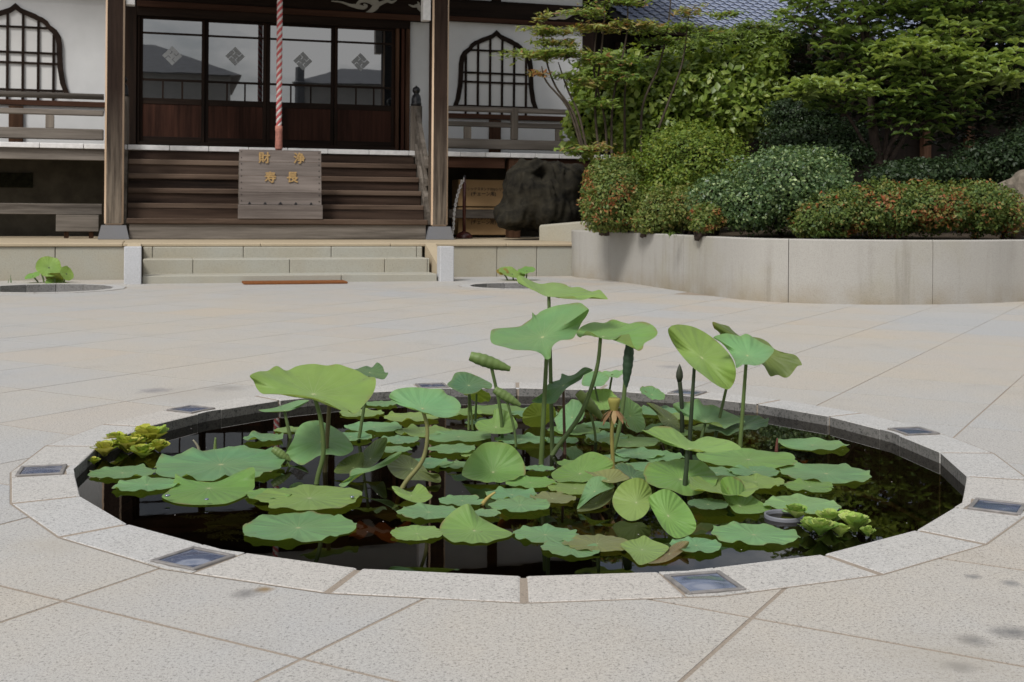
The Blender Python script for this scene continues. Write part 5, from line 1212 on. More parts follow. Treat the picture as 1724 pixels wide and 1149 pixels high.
def frame(P, ratio, phi, under):
    w = CAM - P; w /= np.linalg.norm(w); dn = -UP; c, s = math.cos(math.radians(phi)), math.sin(math.radians(phi))
    e1 = RT * c + dn * s; e1 -= w * (e1 @ w); e1 /= np.linalg.norm(e1); e2 = np.cross(w, e1); e2 /= np.linalg.norm(e2)
    if e2 @ UP < 0: e2 = -e2
    q = math.sqrt(max(0, 1 - ratio * ratio)); n = (w * ratio if not under else -w * ratio) + e2 * q
    n /= np.linalg.norm(n); e3 = np.cross(n, e1); return e1, e3, n
SEED = [100]
STALK = (0.085, 0.125, 0.038)
def raised(label, cx, cy, a, ratio, phi, foot, tint='g', under=False, dy=0.0, stalk=True, scol=STALK, sr=.0095, attach=None, bend=0.0, name='lotus_leaf', foot2=None, **kw):
    SEED[0] += 1; sd = SEED[0]; fp = gp(foot[0], foot[1], ZW); Y = fp[1] + dy; P = at(cx, cy, Y); R = a * Y / F_
    t = thing(name, label, 'lotus leaf', (fp[0], fp[1], ZW), 0, GL)
    e1, e3, n = frame(P, ratio, phi, under); V, UV, rg, sg = blade(1.0, sd, **kw); org = np.array([fp[0], fp[1], ZW])
    Wd = P + (V[:, :1] * e1 + V[:, 1:2] * e3 + V[:, 2:3] * n) * R - org
    me = leaf_mesh(Wd, UV, rg, sg); o = bpy.data.objects.new('leaf_blade', me); COL.objects.link(o); o.parent = t; colour(o, tint, sd)
    if stalk:
        A = P - n * R * .055 if attach is None else at(attach[0], attach[1], Y)
        for k, ft in enumerate([foot] + ([foot2] if foot2 else [])):
            b = gp(ft[0], ft[1], ZW); d = A - b; b0 = b - d * (.13 / max(.05, d[2])); mid1 = b + d * .35 + RT * bend; mid2 = b + d * .72 + RT * bend * .8
            q = catmull([b0 - org, b - org, mid1 - org, mid2 - org, A - n * R * .06 - org, A - org], 5)
            so = MB().tube(q, list(np.linspace(sr * 1.15, sr * .8, len(q))), 8).build('stalk', M['stalk'], t, smooth=True); colour(so, scol, sd + k)
    return t
FL = [0]
def pad(label, cx, cy, a, tint='b', tilt=0.0, tdir=0.0, asp=1.0, rot=None, zoff=None, name='lotus_pad', **kw):
    SEED[0] += 1; sd = SEED[0]; FL[0] += 1; rn = random.Random(sd); z = ZW + .003 + (.0018 * (FL[0] % 6) if zoff is None else zoff)
    P = gp(cx, cy, z); R = a * P[1] / F_; kw.setdefault('wave', .055); kw.setdefault('wk', rn.choice([5, 6, 7])); kw.setdefault('dimple', .012); kw.setdefault('edge', rn.uniform(.025, .05)); asp = asp * rn.uniform(.88, 1.0)
    if rn.random() < .45: kw.setdefault('notch', ((rn.uniform(0, 6.28), rn.uniform(.05, .14), rn.uniform(.06, .2)),))
    if rn.random() < .4: kw.setdefault('flips', ((rn.uniform(0, 6.28), rn.uniform(.55, .8), rn.uniform(.7, 1.6)),))
    V, UV, rg, sg = blade(1.0, sd, lift=True, asp=asp, **kw)
    r0 = rn.uniform(0, 6.28) if rot is None else math.radians(rot)
    P = np.array(P)
    c, s = math.cos(r0), math.sin(r0); V = V @ np.array([[c, s, 0], [-s, c, 0], [0, 0, 1.0]])
    if tilt:
        td = math.radians(tdir); ax = np.array([math.cos(td), math.sin(td)]); V[:, 2] += (V[:, :2] @ ax + 1) * math.tan(math.radians(tilt))
    o = bpy.data.objects.new(name, leaf_mesh(V * R, UV, rg, sg, name)); COL.objects.link(o); o.location = Vector([float(x) * S for x in P]); colour(o, tint, sd)
    return tag(o, label, 'lotus leaf', GL)
pi = math.pi
# raised leaves, from the left
raised('leaf almost hidden beneath the large yellow green one, on its own stalk', 556, 660, 50, .30, 5, (547, 795), 'y', wave=.08, wk=4, scol=(.12, .10, .04))
raised('yellowish leaf turned away behind the small cupped leaf', 803, 664, 24, .5, 20, (800, 712), 'y', under=True, sr=.006, wave=.08)
raised('small bluish leaf tip showing right of the back leaf', 1030, 630, 24, .25, -12, (1020, 700), 'l', wave=.1, wk=3, sr=.006)
raised('upright yellowish leaf standing behind the central stalks', 908, 700, 29, .72, -20, (906, 722), 'y', under=True, stalk=False, wave=.05, cup=.1)
raised('upright fan shaped leaf by the back wall right of the roll', 1012, 675, 28, .66, 5, (1012, 706), 'y', wave=.06, cup=.12, stalk=False)
raised('tall pale blue leaf standing on edge behind the seed head', 1062, 700, 32, .55, 62, (1064, 728), 'l', wave=.05, cup=.1, stalk=False)
raised('upright bluish leaf with a folded rim left of the seed head', 962, 702, 32, .60, -50, (965, 728), 'b', wave=.06, cup=.1, stalk=False)
raised('dark bluish leaf leaning against the back wall at right', 1243, 718, 52, .26, -6, (1240, 738), 'd', stalk=False, wave=.08, cup=.08)
raised('dark rimmed leaf arching behind the pale pointed one', 1065, 803, 36, .3, 25, (1066, 824), 'd', stalk=False, wave=.08, cup=.15)
raised('broad flat leaf spread around the dark stalk, right half', 1146, 804, 62, .46, 5, (1150, 828), 'g', stalk=False, wave=.06, wk=4, cup=.05)
raised('yellow leaf curled up at its left rim behind the spoon shaped one', 1216, 826, 62, .24, 5, (1216, 842), 'y', stalk=False, wave=.07, wk=4, cup=.14, flips=((pi, .6, 1.3),))
raised('bluish leaf rising beside the furled dark one at the back', 1098, 664, 22, .45, 20, (1098, 690), 'b', stalk=False, wave=.06, cup=.12)
# leaves whose rims are given point by point (pixels of an enlarged crop: corner, scale); each rim point is set nearer or farther so that the blade keeps its real radius
C4, C5, C6, C7, C1, C2, C3, C8 = (400, 580, 4.255), (760, 580, 4.255), (1060, 520, 4.255), (780, 430, 4.255), (100, 720, 4.255), (380, 740, 4.255), (740, 740, 4.255), (1060, 740, 3.83)
def shaped(label, crop, hub, rim, foot, tint='g', stalk=True, sr=.0095, scol=STALK, attach=None, bend=0.0, rk=1.03, near=1.0, sag=.10, ripple=.018, foot2=None, extra=None, dy=0.0):
    SEED[0] += 1; sd = SEED[0]; rn = random.Random(sd); x0, y0, k = crop
    fp = gp(foot[0], foot[1], ZW); Y = fp[1] + dy; org = np.array([fp[0], fp[1], ZW]); t = thing('lotus_leaf', label, 'lotus leaf', org, 0, GL)
    def build(hub, rim, col, nm):
        hx, hy = x0 + hub[0] / k, y0 + hub[1] / k; P = [np.array((x0 + a / k, y0 + b / k)) for a, b in rim]
        n0 = len(P); Q = []
        for i in range(n0):                                  # closed smooth rim
            p0, p1, p2, p3 = P[i - 1], P[i], P[(i + 1) % n0], P[(i + 2) % n0]
            for u in np.linspace(0, 1, 6, endpoint=False): Q.append(0.5 * (2 * p1 + (p2 - p0) * u + (2 * p0 - 5 * p1 + 4 * p2 - p3) * u * u + (3 * p1 - p0 - 3 * p2 + p3) * u ** 3))
        D = [math.hypot(q[0] - hx, q[1] - hy) for q in Q]; Rp = max(D) * rk; H3 = at(hx, hy, Y)
        if H3[2] < ZW + .006: H3 = gp(hx, hy, ZW + .006)
        rimw = []
        for q, d in zip(Q, D):
            dep = math.sqrt(max(0, Rp * Rp - d * d)) * max(-1, min(1, (hy - q[1]) / (.22 * Rp))) * near * Y / F_
            w = at(q[0], q[1], H3[1] + dep)
            if w[2] < ZW + .004: w = gp(q[0], q[1], ZW + .004)
            rimw.append(w)
        rimw = np.array(rimw); n = len(Q)
        for _ in range(9): # soften the depth along the rim, keep each point on its sight line
            yy = rimw[:, 1]; ys = (yy + np.roll(yy, 1) + np.roll(yy, -1)) / 3
            rimw = np.array([at(q[0], q[1], v) if at(q[0], q[1], v)[2] > ZW + .004 else gp(q[0], q[1], ZW + .004) for q, v in zip(Q, ys)])
        nrm = np.zeros(3)
        for i in range(n): nrm += np.cross(rimw[i] - H3, rimw[(i + 1) % n] - H3)
        nrm /= np.linalg.norm(nrm) + 1e-9
        if nrm[2] < 0: nrm = -nrm
        Rw = np.mean(np.linalg.norm(rimw - H3, axis=1)); rings = 10; V, UV = [], []; f1, f2 = rn.uniform(0, 6), rn.uniform(0, 6)
        off = rimw - H3; C = np.fft.rfft(off, axis=0); kk_ = np.arange(C.shape[0])[:, None]; ex = np.where(kk_ == 0, 1.6, 1 + .5 * (kk_ - 1)); ex = np.minimum(ex, 9)
        cw = np.cross(rimw[0] - H3, rimw[n // 4] - H3) @ nrm < 0
        for i in range(rings + 1):
            r = (i / rings) ** .8; ring = np.fft.irfft(C * (max(r, 1e-4) ** ex), n, axis=0) if r < 1 else off
            for j in range(n):
                th = 2 * math.pi * j / n
                b = -sag * r * (1 - r) * Rw - .035 * Rw * math.exp(-(r / .13) ** 2) + ripple * Rw * r * r * (1 - r ** 6) * (math.sin(7 * th + f1) + .7 * math.sin(11 * th + f2)) + .006 * Rw * r * (1 - r * r) * math.cos(21 * th)
                V.append(H3 + ring[j] + nrm * b - org); UV.append((r, j / n))
        V = np.array(V); low = V[:, 2] < .003; V[low, 2] = .003
        me = leaf_mesh(V, UV, rings, n)
        if not cw: me.flip_normals() if False else None
        o = bpy.data.objects.new(nm, me); COL.objects.link(o); o.parent = t; colour(o, col, sd)
        fn = me.polygons[len(me.polygons) // 3].normal
        tot = np.zeros(len(me.polygons) * 3); me.polygons.foreach_get('normal', tot)
        if tot.reshape(-1, 3)[:, :].sum(0) @ nrm < 0: me.flip_normals()
        return H3, nrm, Rw
    H3, nrm, Rw = build(hub, rim, tint, 'leaf_blade')
    if extra: build(extra[0], extra[1], extra[2], 'leaf_blade')
    if stalk:
        A = H3 - nrm * Rw * .04 if attach is None else at(attach[0], attach[1], Y)
        for kk, ft in enumerate([foot] + ([foot2] if foot2 else [])):
            b = gp(ft[0], ft[1], ZW); d = A - b; b0 = b - d * (.13 / max(.05, d[2])); m1 = b + d * .35 + RT * bend; m2 = b + d * .72 + RT * bend * .8
            q = catmull([b0 - org, b - org, m1 - org, m2 - org, A - org], 5)
            so = MB().tube(q, [v * (1 + .06 * math.sin(3.1 * i)) for i, v in enumerate(np.linspace(sr * 1.15, sr * .8, len(q)))], 8).build('stalk', M['stalk'], t, smooth=True); colour(so, scol, sd + kk)
    return t
shaped('large raised yellow green lotus leaf, the biggest at the left', C4, (545, 347), [(88, 225), (150, 195), (215, 190), (280, 155), (350, 188), (430, 155), (540, 140), (640, 152), (715, 142), (790, 165), (860, 190), (930, 230), (985, 240), (988, 300), (960, 370), (900, 440), (860, 485), (825, 500), (800, 475), (760, 480), (700, 450), (620, 410), (550, 385), (450, 365), (350, 358), (250, 355), (180, 355), (140, 320), (115, 265)], (533, 815), 'y', rk=1.0, bend=.03)
shaped('small dark leaf peeping out behind the large yellow green one', C4, (945, 200), [(830, 185), (860, 175), (920, 155), (965, 165), (1000, 130), (1040, 160), (1055, 200), (1080, 205), (1050, 250), (1000, 245), (940, 230), (880, 220)], (604, 742), 'd', sr=.008)
shaped('small bluish leaf on a thin stalk by the pond wall at left', C4, (335, 470), [(150, 470), (195, 465), (260, 455), (310, 440), (370, 420), (440, 400), (510, 400), (490, 420), (440, 450), (370, 475), (320, 480), (260, 482), (190, 485)], (489, 738), 'b', sr=.008)
shaped('bluish raised leaf with a stalk slanting down to a curled pale leaf', C4, (1325, 455), [(1085, 370), (1120, 330), (1190, 312), (1280, 308), (1370, 318), (1460, 320), (1500, 360), (1560, 385), (1600, 440), (1570, 500), (1510, 525), (1430, 520), (1370, 495), (1325, 485), (1250, 455), (1170, 440), (1110, 405)], (677, 822), 'b', sr=.0085, bend=.05, scol=(.17, .16, .06))
shaped('small dark green cupped leaf on two thin stalks near the back kerb', C5, (125, 290), [(0, 255), (30, 205), (100, 198), (180, 225), (240, 255), (290, 285), (280, 320), (230, 312), (180, 345), (100, 358), (30, 330), (-30, 290)], (789, 724), 'd', foot2=(796, 724), sr=.006)
shaped('very large bluish leaf with a drooping hood, centre of the pond', C7, (565, 578), [(195, 560), (215, 530), (300, 520), (400, 510), (450, 480), (490, 450), (495, 410), (520, 430), (560, 400), (650, 365), (740, 350), (830, 340), (880, 370), (900, 395), (880, 440), (850, 480), (820, 540), (780, 600), (700, 610), (650, 640), (630, 680), (625, 735), (590, 745), (560, 710), (490, 680), (380, 680), (300, 660), (205, 630)], (911, 782), 'b', attach=(920, 603), rk=1.0, sr=.0105, bend=.0)
shaped('topmost thin yellow green leaf seen edge on above the centre', C7, (615, 285), [(385, 165), (420, 150), (500, 190), (560, 205), (640, 195), (720, 205), (770, 230), (830, 228), (900, 255), (940, 260), (975, 248), (1010, 280), (1035, 315), (990, 310), (930, 300), (870, 318), (830, 320), (790, 295), (720, 300), (640, 300), (580, 290), (530, 240), (470, 215), (400, 205)], (930, 762), 'y', sr=.0095, attach=(924, 499), sag=.02)
shaped('wavy leaf right of the hooded one on a long slanting stalk', C7, (1000, 575), [(810, 560), (850, 510), (930, 480), (1010, 485), (1070, 460), (1140, 480), (1190, 490), (1240, 478), (1300, 478), (1360, 505), (1392, 550), (1370, 590), (1300, 630), (1285, 670), (1250, 685), (1215, 640), (1190, 570), (1165, 550), (1130, 575), (1080, 605), (1020, 600), (980, 592), (920, 555), (880, 545), (840, 590)], (930, 766), 'g', sr=.0098, bend=.05, attach=(1011, 569))
shaped('tilted oval yellow green leaf facing left, right of the centre', C6, (520, 345), [(275, 155), (310, 120), (380, 115), (470, 135), (570, 190), (660, 265), (730, 350), (760, 430), (755, 510), (720, 570), (680, 575), (610, 540), (530, 480), (440, 410), (360, 320), (300, 230)], (1161, 742), 'y', attach=(1169, 618), sr=.0095, scol=(.035, .05, .025), sag=.16)
shaped('bluish leaf between the tilted oval leaf and the olive leaf', C6, (845, 330), [(600, 205), (680, 178), (740, 185), (790, 195), (840, 180), (900, 215), (960, 250), (1035, 290), (1000, 350), (950, 395), (900, 408), (840, 400), (800, 405), (765, 425), (750, 370), (700, 290), (650, 240)], (1246, 752), 'b', attach=(1256, 613), sr=.0092)
shaped('olive leaf with its far half hanging out at the right, highest at the right', C6, (930, 290), [(595, 95), (650, 110), (715, 130), (755, 190), (850, 200), (930, 210), (990, 240), (1040, 290), (1110, 315), (1190, 335), (1235, 400), (1200, 415), (1150, 480), (1110, 495), (1060, 475), (1010, 485), (980, 440), (950, 400), (840, 350), (700, 250), (640, 170), (605, 140)], (1204, 737), (.12, .17, .045), dy=.12, attach=(1226, 640), sr=.008, near=.6)
shaped('bluish leaf beyond the centre at the back kerb', C5, (1020, 262), [(935, 290), (950, 220), (1000, 195), (1070, 195), (1130, 235), (1110, 270), (1080, 298), (1000, 302)], (1013, 706), 'b', sr=.006)
shaped('dark drooping leaf crossing behind the two tall stalks', C5, (800, 290), [(575, 410), (650, 350), (700, 280), (780, 250), (790, 210), (840, 225), (890, 210), (950, 165), (1010, 180), (1000, 195), (960, 200), (930, 250), (880, 280), (820, 320), (780, 370), (740, 420), (680, 425)], (951, 765), 'd', sr=.007, scol=(.09, .05, .03))
shaped('round dark green leaf standing upright behind two thin stalks', C5, (318, 590), [(170, 580), (200, 545), (290, 530), (300, 480), (330, 460), (400, 480), (450, 530), (475, 590), (430, 630), (350, 642), (260, 636), (200, 620)], (838, 742), 'g', stalk=False)
shaped('pale bluish raised leaf with a lobed rim right of the seed head', C6, (545, 800), [(310, 690), (350, 670), (430, 665), (490, 645), (530, 690), (600, 690), (680, 730), (760, 765), (830, 810), (770, 820), (720, 840), (680, 860), (655, 830), (620, 812), (540, 818), (470, 790), (400, 770), (345, 740)], (1181, 738), 'l', sr=.0075)
shaped('bright yellow saddle shaped leaf on a dark stalk, right half', C6, (430, 995), [(85, 870), (130, 870), (180, 845), (280, 845), (350, 880), (440, 950), (500, 930), (560, 915), (640, 930), (730, 950), (800, 1000), (740, 1015), (650, 1030), (560, 1030), (480, 1005), (400, 1012), (330, 960), (260, 970), (190, 930), (130, 890)], (1152, 834), 'y', scol=(.03, .045, .02), sr=.0095, attach=(1158, 757))
shaped('curled dark leaf standing on edge left of the pale bluish one', C6, (280, 790), [(120, 680), (170, 680), (230, 710), (300, 750), (350, 800), (355, 860), (280, 850), (230, 820), (190, 750)], (1122, 724), 'o', stalk=False)
shaped('round leaf standing upright with scalloped lower rim, centre front', C5, (298, 912), [(75, 925), (100, 850), (150, 780), (230, 710), (330, 700), (420, 720), (480, 775), (520, 850), (530, 930), (490, 945), (450, 970), (400, 978), (350, 992), (300, 985), (250, 992), (200, 978), (150, 972), (95, 950)], (832, 806), 'g', stalk=False, sag=.05, ripple=.012)
shaped('big bluish leaf raised on edge below the large yellow green one', C4, (600, 690), [(350, 770), (400, 680), (420, 620), (470, 565), (560, 545), (620, 560), (700, 600), (770, 650), (830, 740), (800, 780), (740, 800), (660, 790), (580, 800), (530, 830), (460, 865), (390, 830), (365, 790)], (540, 790), 'b', stalk=False)
shaped('dark underside of a leaf turned up beside the paired stalks', C4, (830, 880), [(695, 920), (720, 860), (780, 810), (860, 780), (900, 780), (905, 860), (890, 905), (800, 925)], (610, 800), 'o', stalk=False)
shaped('narrow folded leaf standing upright, veins showing on its back', C4, (950, 815), [(900, 770), (950, 720), (1000, 680), (1070, 670), (1060, 740), (1030, 810), (980, 860), (940, 885), (900, 880), (905, 820)], (628, 792), (.10, .15, .05), stalk=False)
shaped('long bluish leaf curving down to the water in an S shape', C4, (940, 895), [(725, 1010), (760, 980), (800, 950), (805, 910), (850, 885), (930, 885), (1020, 850), (1090, 800), (1170, 765), (1160, 800), (1090, 855), (1010, 890), (940, 915), (870, 930), (820, 970), (770, 1020)], (604, 815), 'l', stalk=False, near=.5)
shaped('large olive leaf showing its dark underside beside the slanting stalk', C4, (1250, 885), [(1070, 860), (1110, 810), (1180, 790), (1250, 810), (1330, 870), (1380, 930), (1440, 930), (1450, 990), (1330, 975), (1200, 970), (1120, 940)], (702, 806), (.085, .115, .035), stalk=False)
shaped('pale crumpled leaf curling over at the foot of the slanting stalk', C4, (1245, 1080), [(1105, 1020), (1150, 1020), (1200, 1045), (1250, 1055), (1290, 1000), (1340, 1020), (1370, 1060), (1395, 1090), (1340, 1130), (1280, 1135), (1200, 1110), (1140, 1075)], (694, 842), 'y', stalk=False, sag=.25)
shaped('broad green leaf with its back edge raised, right of the upright round one', C5, (920, 920), [(715, 930), (780, 880), (860, 840), (940, 790), (1010, 770), (1090, 795), (1150, 830), (1150, 880), (1060, 935), (960, 985), (850, 982), (760, 985)], (980, 806), 'g', stalk=False)
shaped('folded leaf showing bluish top and olive underside near the front', C3, (1110, 370), [(985, 500), (1010, 420), (1050, 320), (1100, 270), (1180, 270), (1250, 330), (1240, 350), (1160, 380), (1090, 420), (1030, 470)], (1000, 852), 'b', stalk=False, extra=((1120, 455), [(985, 512), (1040, 470), (1100, 425), (1170, 385), (1245, 352), (1240, 400), (1220, 440), (1150, 490), (1050, 515)], (.11, .13, .04)))
shaped('pale yellow leaf pointing left above the two oval leaves', C3, (1210, 292), [(1035, 225), (1100, 235), (1200, 213), (1280, 215), (1320, 245), (1362, 280), (1300, 300), (1240, 312), (1170, 302), (1110, 265)], (1031, 846), 'p', sr=.0068, attach=(1025, 811))
shaped('upright round leaf facing the viewer, left of the oval one', C3, (1410, 450), [(1240, 420), (1280, 340), (1340, 295), (1420, 275), (1480, 300), (1520, 370), (1505, 430), (1500, 500), (1450, 560), (1370, 585), (1300, 550), (1250, 490)], (1066, 866), 'y', stalk=False, rk=1.05, sag=.08)
shaped('tilted oval leaf with a pale rim right of the upright round leaf', C8, (250, 490), [(120, 385), (170, 340), (230, 320), (290, 345), (350, 400), (400, 470), (430, 550), (410, 600), (350, 630), (290, 635), (220, 580), (160, 480)], (1132, 896), 'g', stalk=False, sag=.14)
shaped('leaf folded like a spoon in front of the yellow curled one', C8, (715, 428), [(585, 290), (600, 250), (660, 240), (720, 265), (750, 320), (800, 370), (860, 410), (915, 445), (840, 475), (740, 480), (680, 470), (640, 420), (600, 360)], (1247, 852), 'g', stalk=False, sag=.16)
shaped('tent shaped leaf with a raised peak at the front of the pond', C3, (250, 650), [(0, 640), (20, 590), (80, 530), (150, 480), (215, 465), (270, 540), (350, 590), (430, 630), (520, 670), (490, 700), (400, 720), (340, 742), (290, 738), (230, 747), (170, 732), (100, 737), (40, 700), (10, 670)], (799, 895), 'g', stalk=False, sag=.04)
shaped('leaf with its right half folded up, largest at the front left', C1, (1068, 430), [(735, 490), (790, 445), (825, 375), (835, 330), (900, 370), (1000, 385), (1130, 390), (1250, 335), (1388, 285), (1398, 380), (1392, 440), (1330, 490), (1240, 530), (1170, 548), (1000, 555), (850, 545), (760, 515)], (351, 822), 'g', stalk=False, sag=.05, rk=1.0)
shaped('yellow leaf with a brown curled tip at the front kerb', C8, (80, 705), [(-60, 680), (0, 650), (50, 640), (95, 620), (150, 650), (250, 690), (230, 730), (190, 760), (150, 785), (70, 810), (30, 780), (0, 740)], (1082, 930), 'y', stalk=False, sag=.18, extra=((255, 735), [(120, 800), (180, 770), (230, 735), (260, 695), (300, 668), (345, 655), (382, 660), (372, 690), (320, 740), (230, 790)], (.24, .19, .09)))
# rolled young leaves and a bud
def rolled(label, p0, p1, foot, att, r, sr=.008, col=(.13, .18, .055)):
    SEED[0] += 1; sd = SEED[0]; fp = gp(foot[0], foot[1], ZW); Y = fp[1]; A, B2 = at(*p0, Y), at(*p1, Y); org = np.array([fp[0], fp[1], ZW])
    t = thing('rolled_leaf', label, 'lotus leaf', org, 0, GL); ax = B2 - A; L = np.linalg.norm(ax); ax /= L; u = np.cross(ax, FW); u /= np.linalg.norm(u); v2 = np.cross(ax, u); m = MB(); nu, nv = 34, 22
    rr = r * Y / F_
    for i in range(nv + 1):
        f = i / nv; ra = rr * (.42 + 1.0 * math.sin(pi * min(1, .12 + f * .84)) ** .8) * (1 - .25 * f) * (1 + .05 * math.sin(f * 40))
        for j in range(nu + 1):
            a = 2 * pi * 1.35 * j / nu - 1.2; q = ra * (1 - .24 * j / nu); m.v.append(A + ax * L * f + u * q * math.cos(a) + v2 * q * math.sin(a) - org)
    m.f = [(i * (nu + 1) + j, (i + 1) * (nu + 1) + j, (i + 1) * (nu + 1) + j + 1, i * (nu + 1) + j + 1) for i in range(nv) for j in range(nu)]; m.m = [0] * len(m.f)
    o = m.build('leaf_roll', M['stalk'], t, smooth=True); colour(o, col, sd)
    b = fp.copy(); b[2] -= .12; At = at(att[0], att[1], Y); q = catmull([b - org, (b + At) / 2 + RT * .02 - org, At - org], 7); so = MB().tube(q, sr, 7).build('stalk', M['stalk'], t, smooth=True); colour(so, STALK, sd)
rolled('tightly rolled young leaf lying level on a thin stalk, left of centre', (791, 600), (859, 622), (846, 742), (827, 617), 9)
rolled('furled dark leaf hanging like a closed umbrella on a curved stalk', (1060, 578), (1053, 652), (1018, 768), (1056, 606), 7.5, .0095, (.03, .06, .03))
rolled('smaller rolled leaf sloping down beside the level rolled one', (832, 656), (876, 683), (868, 752), (852, 670), 7, .006)
rolled('rolled green leaf leaning down behind the central stalks', (973, 661), (1013, 704), (1000, 745), (990, 680), 8, .006)
rolled('pale rolled leaf poking up left of the big raised bluish leaf', (459, 756), (490, 776), (492, 786), (480, 770), 6, .005)
fp = gp(1149, 732, ZW); t = thing('lotus_bud', 'slim pointed dark lotus bud on a straight stalk', 'lotus bud', (fp[0], fp[1], ZW)); org = np.array([fp[0], fp[1], ZW])
At = at(1144, 640, fp[1]) - org; so = MB().tube(catmull([np.array([0, 0, -.12]), At * .5 + np.array([.004, 0, 0]), At], 5), .0105, 7).build('stalk', M['stalk'], t, smooth=True); so.color = (.035, .045, .025, 1)
so = MB().lathe([(.010, -.01), (.017, .015), (.016, .035), (.008, .06), (.001, .075)], At, 10).build('bud', M['stalk'], t, smooth=True); so.color = (.04, .045, .03, 1)
# seed head with withered petals
fp = gp(1036, 790, ZW); Y = fp[1]; org = np.array([fp[0], fp[1], ZW]); t = thing('lotus_flower', 'yellow lotus seed head with brown withered petals hanging down', 'lotus flower', org)
top = at(1034, 678, Y) - org; so = MB().tube(catmull([np.array([0, 0, -.12]), top * .5 + RT * -.012, top - np.array([0, 0, .03])], 6), .0085, 7).build('stalk', M['stalk'], t, smooth=True); so.color = (.22, .19, .055, 1)
so = MB().lathe([(.008, -.045), (.016, -.03), (.024, .0), (.026, .012), (.022, .018), (.002, .016)], top, 14).build('receptacle', M['petal'], t, smooth=True); so.color = (.30, .27, .07, 1)
rn = random.Random(8)
for k in range(7):
    a = 2 * pi * k / 7 + rn.uniform(-.2, .2); d = np.array([math.cos(a), math.sin(a), 0]); s = np.array([-d[1], d[0], 0]); m = MB(); L = rn.uniform(.045, .07); n = 6
    for i in range(n + 1):
        f = i / n; c = top + d * (.012 + .05 * f ** .8 * rn.uniform(.9, 1.1)) + np.array([0, 0, -.03 - L * f]); w_ = .0105 * math.sin(pi * min(.97, .12 + f * .85)); m.v += [c - s * w_, c + d * .006 * math.sin(f * 5), c + s * w_]
    m.f = [(3 * i + j, 3 * i + 3 + j, 3 * i + 4 + j, 3 * i + 1 + j) for i in range(n) for j in (0, 1)]; m.m = [0] * len(m.f); o = m.build('petal', M['petal'], t, smooth=True); o.color = [(.24, .14, .065, 1), (.17, .095, .045, 1), (.32, .22, .11, 1)][k % 3]
